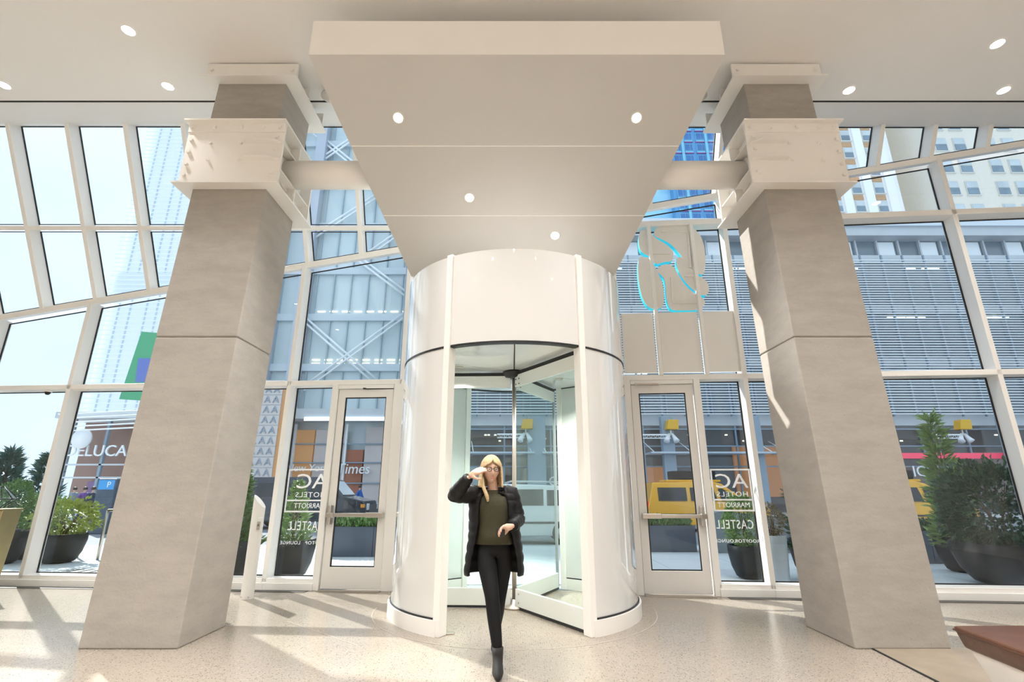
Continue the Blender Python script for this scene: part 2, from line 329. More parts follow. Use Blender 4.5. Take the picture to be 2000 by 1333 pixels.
# ------------------------------------------------------------------ doors
def door(idx, x0, x1, latch):
    """leaf between x0 and x1; latch = -1 / +1 the side of the lever"""
    r = thing('door_%d' % idx, ((x0+x1)/2, yf((x0+x1)/2), 0), kind='structure'); z1 = 3.02; st = .115
    for x, w in ((x0-.055, .10), (x1+.055, .10)): bar('door_jamb', (x, yf(x), 0), (x, yf(x), Z1-.03), w, .2, T, N, FRAME, r, .006)
    bar('door_head', (x0, yf(x0), z1+.035), (x1, yf(x1), z1+.035), .06, .2, (0, 0, 1), N, FRAME, r, .004)
    o = .035; q = lambda x, z: Vector((x, yf(x, o), z))
    leaf = []
    for x in (x0+.008+st/2, x1-.008-st/2): leaf.append(bar('stile', q(x, .02), q(x, z1-.005), st, .05, T, N, CREAM, r, .004))
    bar('top_rail', q(x0+st, z1-.07), q(x1-st, z1-.07), .13, .05, (0, 0, 1), N, CREAM, r, .004)
    bar('bottom_rail', q(x0+st, .17), q(x1-st, .17), .30, .05, (0, 0, 1), N, CREAM, r, .004)
    a, b = x0+.008+st, x1-.008-st
    pane([(a, yf(a), .32), (b, yf(b), .32), (b, yf(b), 2.885), (a, yf(a), 2.885)], N, r, off=.055)
    bar('threshold', (x0, yf(x0, -.04), .001), (x1, yf(x1, -.04), .001), .10, .012, N, (0, 0, 1), BRUSHED, r)
    zb = 1.06; lx = x0+.07 if latch < 0 else x1-.07
    bar('push_bar', (x0+.03, yf(x0+.03, -.055), zb), (x1-.03, yf(x1-.03, -.055), zb), .055, .045, (0, 0, 1), N, BRUSHED, r, .008)
    mx = x1-.30 if latch < 0 else x0+.30
    s_, e_ = (mx, x1-.03) if latch < 0 else (x0+.03, mx)
    bar('bar_housing', (s_, yf(s_, -.065), zb), (e_, yf(e_, -.065), zb), .07, .09, (0, 0, 1), N, BRUSHED, r, .006)
    bar('latch_case', (lx, yf(lx, -.075), zb-.14), (lx, yf(lx, -.075), zb+.14), .05, .11, T, N, BRUSHED, r, .01)
    bar('bar_end', (lx-.04, yf(lx, -.085), zb), (lx+.06, yf(lx, -.085), zb), .075, .07, (0, 0, 1), N, BRUSHED, r, .012)
    mx = (x0+x1)/2
    bar('door_closer', (mx-.05, yf(mx, .0), z1+.005), (x1-.02 if latch < 0 else mx-.42, yf(mx, .0), z1+.005), .02, .05, (0, 0, 1), N, BLACK if latch < 0 else BRUSHED, r)
door(1, -2.86, -1.93, -1); door(2, 1.87, 2.83, 1)

# ------------------------------------------------------------------ sign panels and backlit sign in the right bay
for a, b in ((1.80, 2.31), (2.40, 3.02), (3.11, 3.60)):
    extr('backing_panel', [(a, yf(a, .03), Z1+.08), (b, yf(b, .03), Z1+.08), (b, yf(b, .03), 4.22), (a, yf(a, .03), 4.22)], N*.03, STEEL_W, win[3], .004)
for x in (2.355, 3.065): vbar(x, Z1+.03, Z2-.04, .055, .10, 'sign_post', -.03)
SIGNW = mat('sign_white_face', (.80, .78, .74), .5); SIGNE = mat('sign_cyan_edge', (.02, .55, .62), .4, emit=.22, ecol=(.03, .50, .72))
sign = thing('logo_sign', (2.7, 7.75, 4.2), 'large abstract white rounded-blob sign with glowing cyan edges hanging in the glass above white panels', 'sign')
PC = {
 'a': [(375, 110), (430, 103), (470, 160), (560, 212), (605, 255), (615, 295), (602, 335), (545, 340), (485, 360), (465, 330), (440, 302), (405, 285), (370, 255), (360, 200), (363, 145)],
 'b': [(470, 130), (482, 100), (520, 85), (600, 72), (690, 72), (760, 95), (810, 150), (835, 220), (845, 300), (842, 400), (825, 435), (790, 425), (755, 400), (720, 370), (660, 285), (610, 225), (560, 190), (500, 165), (472, 150)],
 'c': [(365, 310), (400, 300), (450, 320), (490, 400), (525, 470), (545, 560), (543, 640), (525, 675), (480, 682), (430, 668), (390, 610), (365, 520), (355, 420), (356, 340)],
 'd': [(630, 320), (660, 300), (690, 320), (730, 380), (790, 440), (840, 465), (870, 510), (870, 560), (845, 585), (805, 575), (770, 555), (720, 510), (670, 450), (640, 390)],
 'e': [(492, 395), (520, 365), (570, 355), (615, 375), (640, 420), (690, 500), (740, 550), (800, 590), (835, 610), (842, 640), (825, 668), (800, 688), (700, 690), (610, 690), (580, 670), (560, 600), (553, 480), (530, 440), (497, 415)]}
def smooth_poly(p, it=2):
    for _ in range(it):
        q = []
        for i in range(len(p)):
            a, b = Vector(p[i]), Vector(p[(i+1) % len(p)]); q += [a*.75+b*.25, a*.25+b*.75]
        p = q
    return p
for k, pl in PC.items():
    pts = [on_front(1150+p[0]*.27, 420+p[1]*.27, .06) for p in smooth_poly(pl, 1)]
    o = extr('sign_face', pts, N*.012, SIGNW, sign)
    extr('sign_edge', [p+N*.012 for p in pts], N*.10, SIGNE, o)
for (x0, y0, x1, y1) in ((525, 115, 720, 118), (718, 112, 735, 380), (455, 275, 590, 275), (600, 450, 612, 630), (608, 632, 800, 632), (690, 437, 765, 437)):
    a = on_front(1150+x0*.27, 420+y0*.27, .035); b = on_front(1150+x1*.27, 420+y1*.27, .035)
    dr = (b-a).normalized(); bar('sign_brace', a, b, .035, .03, dr.cross(N), N, SIGNW, sign, .003)

# ------------------------------------------------------------------ window lettering (vinyl on the glass, read from the street)
def lettering(u0, v0, u1, v1, label, full, off=.205):
    a, b = on_front(u0, v0, off), on_front(u1, v1, off); xa, xb = a.x, b.x; za, zb = a.z, b.z
    if not full: xa = xb-(za-zb)*1.08
    r = thing('window_lettering', (xa, yf(xa, off), zb), label, 'sign')
    q = lambda x, z: Vector((x, yf(x, off), z)); w = xb-xa; h = za-zb; cx = (xa+xb)/2
    for z in (za, zb+h*.26, zb): bar('lettering_frame', q(xa, z), q(xb, z), .022, .004, (0, 0, 1), N, VINYL, r)
    for x in (xa, xb): bar('lettering_frame', q(x, zb-.011), q(x, za+.011), .022, .004, T, N, VINYL, r)
    text('letters', 'AC', h*.50, q(cx, zb+h*.70), -T, (0, 0, 1), VINYL, r, .002, sx=1.2)
    text('letters', 'HOTELS', h*.17, q(cx, zb+h*.39), -T, (0, 0, 1), VINYL, r, .002, sx=1.15, spacing=1.15)
    text('letters', 'MARRIOTT', h*.17, q(cx, zb+h*.13), -T, (0, 0, 1), VINYL, r, .002, sx=.95)
    text('letters', 'CASTELL', h*.30, q(cx-.02, zb-h*.34), -T, (0, 0, 1), VINYL, r, .002, sx=.70, spacing=1.15)
    text('letters', 'ROOFTOP', h*.11, q(cx+w*.24, zb-h*.72), -T, (0, 0, 1), VINYL, r, .002, sx=1.05, spacing=1.15); text('letters', 'LOUNGE', h*.11, q(cx-w*.31, zb-h*.72), -T, (0, 0, 1), VINYL, r, .002, sx=1.05, spacing=1.15)
lettering(1388, 918, 1473, 998, 'white framed hotel lettering on the sidelight pane right of the right door', True)
lettering(566, 918, 650, 1000, 'white framed hotel lettering on the sidelight pane left of the left door', True)

# ------------------------------------------------------------------ columns with white steel collars
BOLT = None
def bolt(p, d, parent, r=.026):
    o = tube('bolt', [Vector(p), Vector(p)+Vector(d)*.03], r, STEEL_W, parent, 6, False); return o
def column(xl, xr, inn, label):
    """inn = +1 when the middle of the room lies at +X"""
    k = .049; y0 = 5.31; dep = .82
    r = thing('concrete_column', ((xl+xr)/2, y0+dep/2, 0), label, 'column')
    def shaft(name, z0, z1, ins=0.):
        f = lambda z: [(xl+ins, y0+k*z+ins, z), (xr-ins, y0+k*z+ins, z), (xr-ins, y0+k*z+dep-ins, z), (xl+ins, y0+k*z+dep-ins, z)]
        return hexa(name, f(z0), f(z1), CONC, r, .012 if not ins else 0)
    zj = on_j
    shaft('lower_shaft', 0, zj-.008); shaft('joint_core', zj-.02, zj+.02, .014); shaft('upper_shaft', zj+.008, CZ+.1)
    ie = xr if inn > 0 else xl; oe = xl if inn > 0 else xr
    for z0, z1 in ((5.08, 6.03), (6.80, CZ)):
        yc = y0+k*z0; ya, yb = yc-.07, yc+dep+.09; big = z1 < 6.5
        XA, XB = min(oe-inn*.15, ie+inn*.17), max(oe-inn*.15, ie+inn*.17)
        col = mesh('collar', *_boxes([((XA, ya, z0+.023), (XB, ya+.03, z1-.0225)), ((XA, yb-.03, z0+.023), (XB, yb, z1-.0225)), ((min(oe-inn*.004, oe-inn*.03), ya+.031, z0+.023), (max(oe-inn*.004, oe-inn*.03), yb-.031, z1-.023)), ((min(ie+inn*.004, ie+inn*.02), ya+.031, z0+.023), (max(ie+inn*.004, ie+inn*.02), yb-.031, z1-.023))]), STEEL_W, r)
        for zz, ex in ((z0, .085), (z1-.022, .085)):
            if zz > CZ-.1: continue
            for (a, b) in (((XA-.03, ya-ex, zz), (XB+.03, yc-.002, zz+.022)), ((XA-.03, yb-.09, zz), (XB+.03, yb+ex, zz+.022)), ((XA-.03, yc-.002, zz), (xl-.002, yb-.09, zz+.022)), ((xr+.002, yc-.002, zz), (XB+.03, yb-.09, zz+.022))):
                box('flange', a, b, STEEL_W, col)
        ix0, ix1 = min(ie+inn*.02, ie+inn*.155), max(ie+inn*.02, ie+inn*.155)
        if big:
            for zz in (z0+.28, z0+.66): box('stiffener', (ix0, ya+.03, zz), (ix1, yb-.03, zz+.016), STEEL_W, col)
            for yy in (ya+.50,): box('stiffener', (ix0, yy, z0+.02), (ix1, yy+.016, z1-.02), STEEL_W, col)
            # angle strip along the top, gusset fins and bolts on the front plate
            box('angle_strip', (XA, ya-.014, z1-.15), (XB, ya, z1-.02), STEEL_W, col)
            ib = ie+inn*.14
            for zz in (z0+.38, z0+.63):
                p = [(ib, ya, zz), (ib, ya-.03, zz), (ib-inn*.14, ya-.10, zz), (ib-inn*.40, ya-.10, zz), (ib-inn*.46, ya-.04, zz), (ib-inn*.46, ya, zz)]
                extr('gusset_fin', p, (0, 0, .016), STEEL_W, col)
                bolt((ib-inn*.51, ya, zz), (0, -1, 0), col, .02); bolt((ib-inn*.90, ya, zz), (0, -1, 0), col, .02)
            for f_ in (.05, .27, .55, .78, .95): bolt((XA+(XB-XA)*f_, ya-.014, z1-.085), (0, -1, 0), col)
            for zz in (.16, .32, .50, .68):
                bolt((oe-inn*.09, ya, z0+zz), (0, -1, 0), col)
            for zz in (.20, .55, .73): bolt((ib-inn*.06, ya, z0+zz), (0, -1, 0), col, .03)
            for f_ in (.2, .42, .62, .85): bolt((XA+(XB-XA)*f_, ya, z0+.05), (0, -1, 0), col, .015)
            # round tie beam to the canopy
            yt = 5.95; zt = z0+.475
            tie = tube('tie_beam', [(ie+inn*.02, yt, zt), (inn*-1.70, yt, zt)], .19, STEEL_W, r, 28)
            tube('end_ring', [(ie+inn*.02, yt, zt), (ie+inn*.05, yt, zt)], .235, STEEL_W, tie, 28)
        else:
            for yy in (ya+.45,): box('stiffener', (ix0, yy, z0+.02), (ix1, yy+.016, z1-.02), STEEL_W, col)
            for f_ in (.06, .94): bolt((XA+(XB-XA)*f_, ya, z0+.17), (0, -1, 0), col)
    return r
def _boxes(bs):
    vs = []; fs = []
    for lo, hi in bs:
        b = len(vs); x0, y0, z0 = lo; x1, y1, z1 = hi
        vs += [(x0, y0, z0), (x1, y0, z0), (x1, y1, z0), (x0, y1, z0), (x0, y0, z1), (x1, y0, z1), (x1, y1, z1), (x0, y1, z1)]
        fs += [tuple(b+i for i in f) for f in BF]
    return vs, fs
on_j = at_y(400, 658, 5.45).z
column(-4.05, -3.12, 1, 'thick leaning concrete column with white steel collars, left of the revolving door')
column(3.20, 4.10, -1, 'thick leaning concrete column with white steel collars, right of the revolving door')

# ------------------------------------------------------------------ sloping white canopy over the door
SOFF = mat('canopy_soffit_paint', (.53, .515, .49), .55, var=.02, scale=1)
cy0, cy1, cz0, cz1, czt = 4.53, 6.96, 6.15, 4.50, 6.64
cxl0, cxr0, cxl1, cxr1 = -2.30, 2.41, -1.51, 1.53
can = thing('entrance_canopy', (0, 6.9, 4.5), 'huge white wedge-shaped canopy sloping down from the ceiling to the revolving door', 'canopy')
L = lambda a, b, t: a+(b-a)*t
def cpt(s, t, dz=0): return Vector((L(L(cxl0, cxl1, t), L(cxr0, cxr1, t), s), L(cy0, cy1, t), L(cz0, cz1, t)+dz))
ts = [0, .345, .665, 1.0]
cut = [on_t for on_t in ts]
for i in range(3):
    t0, t1 = ts[i], ts[i+1]
    if i: bar('panel_joint', cpt(.002, t0, -.003), cpt(.998, t0, -.003), .010, .006, (0, 1, -.68), (0, .3, 1), FRAME, can)
    b = [cpt(0, t0), cpt(1, t0), cpt(1, t1), cpt(0, t1)]; u = Vector((0, .02, .03))
    extr('soffit_panel', b, u, SOFF, can)
b = [cpt(0, 0, .031), cpt(1, 0, .031), cpt(1, 1, .031), cpt(0, 1, .031)]; t_ = [Vector((p.x, p.y, czt)) for p in b]
hexa('canopy_body', [p+Vector((0, .012, 0)) for p in b], [p+Vector((0, .012, 0)) for p in t_], FRAME, can)
extr('canopy_fascia', [cpt(0, 0, .002), cpt(1, 0, .002), Vector((cxr0, cy0, czt)), Vector((cxl0, cy0, czt))], (0, .010, 0), FRAME, can)
box('canopy_sun_block', (cxl1, cy1+.02, cz1+.03), (cxr1, 7.70, CZ-.02), FRAME, can)  # hidden block added behind the canopy to keep sun off the right column
S_N = Vector((0, cz0-cz1, -(cy1-cy0))); S_N = Vector((0, -(cz0-cz1), -(cy1-cy0))).normalized()
# ------------------------------------------------------------------ downlights
def downlight(p, n, label, r=.075, power=1., lens=LENS, grp=None, name='downlight', spot=120):
    p = Vector(p); n = Vector(n).normalized(); t = thing(name, p, label, 'light', grp)
    a = n.orthogonal().normalized(); b = n.cross(a); k = 20
    def ring(rad, off): return [p+n*off+(a*math.cos(2*math.pi*i/k)+b*math.sin(2*math.pi*i/k))*rad for i in range(k)]
    vs = ring(r*1.22, .002)+ring(r*1.22, .010)+ring(r, .010)+ring(r, .002); fs = []
    for j in range(4):
        for i in range(k): fs.append((j*k+i, j*k+(i+1) % k, ((j+1) % 4)*k+(i+1) % k, ((j+1) % 4)*k+i))
    mesh('trim_ring', vs, fs, FRAME, t)
    vs = ring(r*.995, .001)+ring(r*.995, .006); fs = [tuple(range(k)), tuple(range(2*k-1, k-1, -1))]+[(i, (i+1) % k, k+(i+1) % k, k+i) for i in range(k)]
    mesh('lamp_lens', vs, fs, lens, t)
    ld = bpy.data.lights.new('downlight_beam', 'SPOT'); ld.energy = DOWNLIGHT_W*power; ld.spot_size = math.radians(spot); ld.spot_blend = .8; ld.shadow_soft_size = .07; ld.color = (1, .985, .965)
    lo = bpy.data.objects.new('beam', ld); lo.location = p+n*.03; lo.rotation_euler = (-n).to_track_quat('Z', 'Y').to_euler(); link(lo, t)
    return t
for (u, v, lab) in ((251, 59, 'ceiling downlight nearest the camera, left of the canopy'), (8, 166, 'ceiling downlight at the far left edge of the ceiling'), (328, 168, 'ceiling downlight just left of the left column head'),
                    (1948, 85, 'ceiling downlight nearest the camera, right of the canopy'), (1658, 176, 'ceiling downlight just right of the right column head'), (1960, 176, 'ceiling downlight at the far right near the dark slot')):
    downlight(on_floor(u, v, CZ), (0, 0, -1), lab, power=.55, spot=95)
for (u, v, lab) in ((778, 230, 'downlight in the canopy soffit, upper left'), (1243, 230, 'downlight in the canopy soffit, upper right'), (917, 386, 'downlight in the canopy soffit, middle left'), (1084, 460, 'lowest downlight in the canopy soffit, just above the drum')):
    d = ray(u, v); p0 = cpt(0, 0); t = (p0-EYE).dot(S_N)/d.dot(S_N); downlight(EYE+d*t, S_N, lab, .055, .9, spot=150)
# unseen fill lamps added behind the camera to brighten the lobby
for i, (x, y) in enumerate([(x, y) for y in (-5.5, -2.8, -.2, 2.5) for x in (-7.8, -5.2, -2.6, 0, 2.6, 5.2, 7.6)]):
    downlight((x, y, CZ), (0, 0, -1), 'unseen fill downlight added over the lobby behind', grp='added fill downlights behind the camera', power=.95)

# ------------------------------------------------------------------ revolving door
rd = thing('revolving_door', DC, 'white cylindrical revolving door with glossy curved walls and glass wings', 'door')
OA = math.asin(.79/DR); R1 = DR; R0 = DR-.07; ZH = 3.05; ZT = 4.22
d2 = math.radians(90)
for a0, a1 in ((-d2+OA, d2-OA), (d2+OA, 3*d2-OA)):
    w = arc_wall('curved_wall', DC, R0, R1, a0, a1, .165, ZH-.012, GLOSSW, rd, 36)
    arc_wall('base_ring', DC, R0-.01, R1+.035, a0, a1, 0, .150, FRAME, rd, 36)
    arc_wall('base_gasket', DC, R0, R1+.012, a0, a1, .148, .167, BLACK, rd, 36)
for i in range(4):                                    # header in four curved panels
    h0, h1 = ((-d2-OA, -d2+OA), (-d2+OA, d2-OA), (d2-OA, d2+OA), (d2+OA, 3*d2-OA))[i]
    arc_wall('header_panel', DC, R0, R1, h0+.008, h1-.008, ZH+.012, ZT, GLOSSW, rd, 28)
arc_wall('header_gasket', DC, R0, R1+.006, 0, 2*math.pi-.0001, ZH-.013, ZH+.013, BLACK, rd, 72)
arc_wall('header_core', DC, R0-.01, R0+.03, 0, 2*math.pi-.0001, ZH+.02, ZT-.01, FRAME, rd, 60)
for a in (-d2-OA, -d2+OA, d2-OA, d2+OA):
    er = Vector((math.cos(a), math.sin(a), 0)); et = Vector((-er.y, er.x, 0)); p = DC+er*(R0-.03)
    bar('door_post', p, p+Vector((0, 0, ZT+.015)), .085, .125, et, er, FRAME, rd, .006)
lathe('drum_roof', [(0, ZT-.02), (R0-.02, ZT-.02), (R0-.02, ZT), (0, ZT)], DC, FRAME, rd, 48, False)
CEILG = mat('drum_ceiling_gloss', (.80, .82, .80), .12, var=.01, coat=.6)
for i in range(6):                                    # drum ceiling in wedge panels
    a0 = math.radians(-90+i*60)+.004; a1 = a0+math.radians(60)-.008; k = 8; c0 = DC+Vector((math.cos((a0+a1)/2), math.sin((a0+a1)/2), 0))*.02
    pl = [c0]+[DC+Vector((math.cos(a0+(a1-a0)*j/k), math.sin(a0+(a1-a0)*j/k), 0))*(R0-.015) for j in range(k+1)]
    extr('ceiling_panel', [p+Vector((0, 0, ZH)) for p in pl], (0, 0, .03), CEILG, rd)
for q, lab in ((at_y(897, 711, 6.75), ''), (at_y(1105, 713, 6.75), ''), (at_y(1092, 738, 7.5), '')):
    tl = lathe('ceiling_lamp', [(.035, 0), (.055, 0), (.055, .012), (.035, .012)], (q.x, q.y, ZH-.012), BRUSHED, rd, 18)
    lathe('lamp_lens', [(0, .002), (.034, .002), (.034, .008), (0, .008)], (q.x, q.y, ZH-.012), LENSY, tl, 18)
    ld = bpy.data.lights.new('drum_lamp', 'SPOT'); ld.energy = 95; ld.spot_size = 2.2; ld.spot_blend = .8; ld.color = (1, .93, .84); ld.shadow_soft_size = .03
    lo = bpy.data.objects.new('beam', ld); lo.location = (q.x, q.y, ZH-.03); link(lo, rd)
lathe('centre_post', [(.028, 0), (.028, ZH-.04)], DC, BRUSHED, rd, 16)
lathe('floor_hub', [(.15, .0), (.15, .025), (.05, .045), (.04, .10)], DC, BRUSHED, rd, 24)
lathe('top_hub', [(.05, -.10), (.12, -.09), (.16, -.03), (.16, -.005)], DC+Vector((0, 0, ZH)), BLACK, rd, 28)
WR = mat('wing_rail_enamel', (.74, .77, .75), .3)
for ang in (178, -58, 62):
    a = math.radians(ang); er = Vector((math.cos(a), math.sin(a), 0)); et = Vector((-er.y, er.x, 0)); p0 = DC+er*.05-et*.02; p1 = DC+er*(R0-.06)-et*.02
    w = bar('wing_glass', p0+et*.014+Vector((0, 0, 1.53)), p1+et*.014+Vector((0, 0, 1.53)), 2.62, .012, (0, 0, 1), et, GLASSG, rd)
    bar('bottom_rail', p0+Vector((0, 0, .13)), p1+Vector((0, 0, .13)), .20, .04, (0, 0, 1), et, WR, w, .004)
    bar('top_rail', p0+Vector((0, 0, 2.90)), p1+Vector((0, 0, 2.90)), .17, .04, (0, 0, 1), et, WR, w, .004)
    bar('weather_seal', p0+Vector((0, 0, 3.01)), p1+Vector((0, 0, 3.01)), .05, .03, (0, 0, 1), et, BLACK, w)
    bar('weather_seal', p0+Vector((0, 0, .02)), p1+Vector((0, 0, .02)), .03, .03, (0, 0, 1), et, BLACK, w)
    bar('edge_seal', p1+Vector((0, 0, .04)), p1+Vector((0, 0, 3.0)), .03, .04, er, et, GREYPOT, w)
    for dx, dz in ((.05, .05), (.13, .05), (.05, .12), (.13, .12)):
        p = DC+er*(dx+.03)-et*.024+Vector((0, 0, 2.80+dz)); tube('rail_bolt', [p, p+et*.006], .01, BLACK, w, 8)
    for dx, dz in ((.1, .03), (.1, .13)):
        p = DC+er*(dx+.03)-et*.024+Vector((0, 0, .05+dz)); tube('rail_bolt', [p, p+et*.006], .012, BRUSHED, w, 8)
# notice on the outside of the right wall
an = math.radians(-14); q = DC+Vector((math.cos(an), math.sin(an), 0))*(DR+.004)
tn = Vector((-math.sin(an), math.cos(an), 0))
bar('notice', q+Vector((0, 0, 1.05)), q+Vector((0, 0, 1.85)), .20, .003, tn, (math.cos(an), math.sin(an), 0), VINYL, rd)
fp = on_floor(878, 1239)
tag(box('floor_catch', (fp.x-.05, fp.y-.035, 0), (fp.x+.05, fp.y+.035, .012), BRUSHED, None, .004), 'small steel floor catch plate in the revolving door opening', 'floor plate')

# ================================================================== things inside
# white push-button post beside the left column
pb = on_floor(482, 1170)
post = thing('push_button_post', pb, 'white slanted-top push button post standing by the glass beside the left column', 'post')
prof = []
k = 24; vs = []; fs = []
for z in (0, .3, .6, .9):
    for i in range(k):
        a = 2*math.pi*i/k; vs.append((pb.x+.085*math.cos(a), pb.y+.075*math.sin(a), z))
for i in range(k):
    a = 2*math.pi*i/k; vs.append((pb.x+.085*math.cos(a), pb.y+.075*math.sin(a), 1.27-.09*math.cos(a)))
for j in range(4):
    for i in range(k): fs.append((j*k+i, j*k+(i+1) % k, (j+1)*k+(i+1) % k, (j+1)*k+i))
fs += [tuple(range(k-1, -1, -1)), tuple(range(4*k, 5*k))]
pm = mesh('post_body', vs, fs, FRAME, post, True); pm.data.set_sharp_from_angle(angle=math.radians(35))
bx = box('button_housing', (pb.x+.035, pb.y-.085, .87), (pb.x+.095, pb.y-.02, 1.05), FRAME, post, .01)
box('push_plate', (pb.x+.042, pb.y-.092, .89), (pb.x+.088, pb.y-.084, 1.0), BRUSHED, bx, .004)
text('button_mark', 'A', .05, (pb.x+.065, pb.y-.0945, .95), (1, 0, 0), (0, 0, 1), BLACK, bx, .001)
for dx in (-.05, .05): tube('anchor_screw', [(pb.x+dx, pb.y-.062, .03), (pb.x+dx, pb.y-.072, .03)], .008, BRUSHED, post, 8)

# leather bench in the lower right corner
zs = .47
q0 = on_floor(1858, 1222, zs); q1 = on_floor(2000, 1274, zs)
ed = (q1-q0).normalized(); q0 = q0.copy(); inb = Vector((-ed.y, ed.x, 0)); inb = inb if inb.y > 0 else -inb
far_ = Vector((1, .02, 0))
bench = thing('lounge_bench', (q0.x+1, q0.y, 0), 'brown leather lounge bench on a white tapered base, lower right corner', 'bench')
A0, A1 = q0, q0+ed*2.2; B0, B1 = q0+far_*2.6, q0+ed*2.2+far_*2.2
cush = [A0, A1, B1, B0]
cen = sum(cush, Vector())/4
def inset(ps, f, z): return [Vector((p.x+(cen.x-p.x)*f, p.y+(cen.y-p.y)*f, z)) for p in ps]
c_ = hexa('cushion', inset(cush, .03, .33), inset(cush, 0, zs), LEATHER, bench, .02)
c_.data.set_sharp_from_angle(angle=math.radians(80))
for i in range(4):
    a, b = inset(cush, .004, zs-.025)[i], inset(cush, .004, zs-.025)[(i+1) % 4]; tube('piping', [a, b], .006, LEATHER, c_, 6)
hexa('bench_base', inset(cush, .13, .02), inset(cush, .05, .328), FRAME, bench, .01)
hexa('plinth', inset(cush, .17, 0), inset(cush, .17, .02), DARKPOT, bench)

# brass desk at the left edge, wire lantern on it
da = at_y(-10, 1168, 7.9); dt = at_y(44, 996, 7.9); da.y = 7.6
desk = thing('brass_desk', (da.x-.6, da.y, 0), 'brushed brass counter with slanted side at the left edge', 'desk')
xs = da.x; zt = dt.z; xt = dt.x
extr('desk_body', [(xs-1.3, da.y, 0), (xs-.02, da.y, 0), (xt, da.y, zt), (xs-1.3, da.y, zt)], (0, .30, 0), BRASS, desk, .008)
box('desk_top', (xs-1.32, da.y-.01, zt), (xt+.005, da.y+.31, zt+.018), BRASS, desk, .004)
lc = at_y(-8, 978, da.y+.15); lc.z = zt+.026
lan = thing('wire_lantern', lc, 'faceted black wire-edged glass lantern standing on the brass counter', 'lantern')
hx = [[lc+Vector((r_*math.cos(a), r_*math.sin(a), z)) for a in [math.pi*2*i/6 for i in range(6)]] for r_, z in ((.09, .0), (.235, .13), (.07, .30))]
for j in range(3):
    for i in range(6): tube('wire', [hx[j][i], hx[j][(i+1) % 6]], .006, BLACK, lan, 5)
for j in range(2):
    for i in range(6):
        tube('wire', [hx[j][i], hx[j+1][i]], .006, BLACK, lan, 5)
        mesh('facet', [hx[j][i], hx[j][(i+1) % 6], hx[j+1][(i+1) % 6], hx[j+1][i]], [(0, 1, 2, 3)], GLASSG, lan)

# dome camera and contact under the left transom
dp = on_front(85, 766, -.02)
dc = thing('dome_camera', dp, 'small white dome security camera under the left transom', 'camera')
xa = yf(dp.x, .06)
lathe('camera_mount', [(0, .0), (.06, .0), (.065, .03), (0, .03)], (dp.x, xa, Z1-.043-.03), FRAME, dc, 16)
lathe('camera_dome', [(0, -.05), (.025, -.045), (.042, -.02), (.045, 0)], (dp.x, xa, Z1-.043-.03), BLACK, dc, 16)
bx0 = on_front(158, 764, 0).x
tag(box('contact_strip', (bx0-.16, yf(bx0, .02), Z1-.062), (bx0+.12, yf(bx0, .05), Z1-.043), FRAME), 'slim white sensor strip under the left transom beside the dome camera', 'sensor')

# small white spot lamps clustered inside each upper collar
for s, xx, nm in ((1, -2.66, 'left'), (-1, 2.72, 'right')):
    for j in range(2):
        p = Vector((xx+s*.12*j, 6.02+.28*j, CZ))
        t = thing('spot_lamp', p, '%s white spot lamp under the ceiling beside the %s column head' % (('nearer', 'farther')[j], nm), 'spotlight')
        box('mount_plate', (p.x-.07, p.y-.07, CZ-.03), (p.x+.07, p.y+.07, CZ), STEEL_W, t, .005)
        tube('stem', [p-Vector((0, 0, .03)), p-Vector((0, 0, .13))], .02, STEEL_W, t, 8)
        a = p-Vector((0, 0, .17)); dr = Vector((s*.5, -.3, -.45)).normalized()
        tube('lamp_head', [a-dr*.15, a-dr*.13, a+dr*.16, a+dr*.18], [.06, .075, .095, .095], STEEL_W, t, 14)
        tube('lamp_face', [a+dr*.181, a+dr*.19], [.08, .08], GREYPOT, t, 14)

# ================================================================== the street
PAVE = mat('pale_pavement', (.62, .645, .66), .75, var=.10, scale=1.2, bump=.1); ROAD = mat('asphalt', (.24, .25, .27), .85, var=.15, scale=2, bump=.2)
CURB = mat('granite_kerb', (.40, .40, .41), .8, var=.15, scale=10)
pv = S(box('pavement', (-60, 8.0, -.5), (60, 14.4, -.02), mat('paving_joint', (.30, .31, .32), .9)))
pv.data.clear_geometry(); pv.data.from_pydata([(-60, yf(-60)+.32 if 0 else 8.9, -.5), (60, 8.0, -.5), (60, 14.4, -.5), (-60, 14.4, -.5), (-60, 8.9, -.02), (60, 8.0, -.02), (60, 14.4, -.02), (-60, 14.4, -.02)], [], BF)
slab_me = None
for i in range(-11, 12):
    for j in range(4):
        x0, y0 = i*1.5, 8.37+j*1.5
        if y0 < yf(x0+1.5)+.30: y0 += .45 if i < -2 else .0
        if slab_me is None:
            o = box('paving_slab', (0.006, .006, -.10), (1.494, 1.494, 0), PAVE, pv); slab_me = o.data
        else:
            o = bpy.data.objects.new('paving_slab', slab_me); link(o, pv)
        o.location = (x0, 8.37+j*1.5+.35, -.001)
S(box('pavement_edge', (-60, 14.4, -.5), (60, 14.7, -.0), CURB)); bpy.data.objects['pavement_edge'].name = 'trim_3'
S(box('road', (-90, 14.7, -.5), (90, 28.5, -.13), ROAD))
S(box('far_pavement', (-90, 28.5, -.5), (90, 37, .0), PAVE))
for x in (-24, -12, 0, 12, 24):
    tag(box('lane_mark', (x-1.5, 20.7, -.13), (x+1.5, 20.85, -.126), VINYL), 'white painted lane dash on the road, %s' % {-24: 'farthest left', -12: 'left of the dark van', 0: 'behind the white car', 12: 'beside the yellow taxi van', 24: 'farthest right'}[x], 'road marking', 'lane dashes')

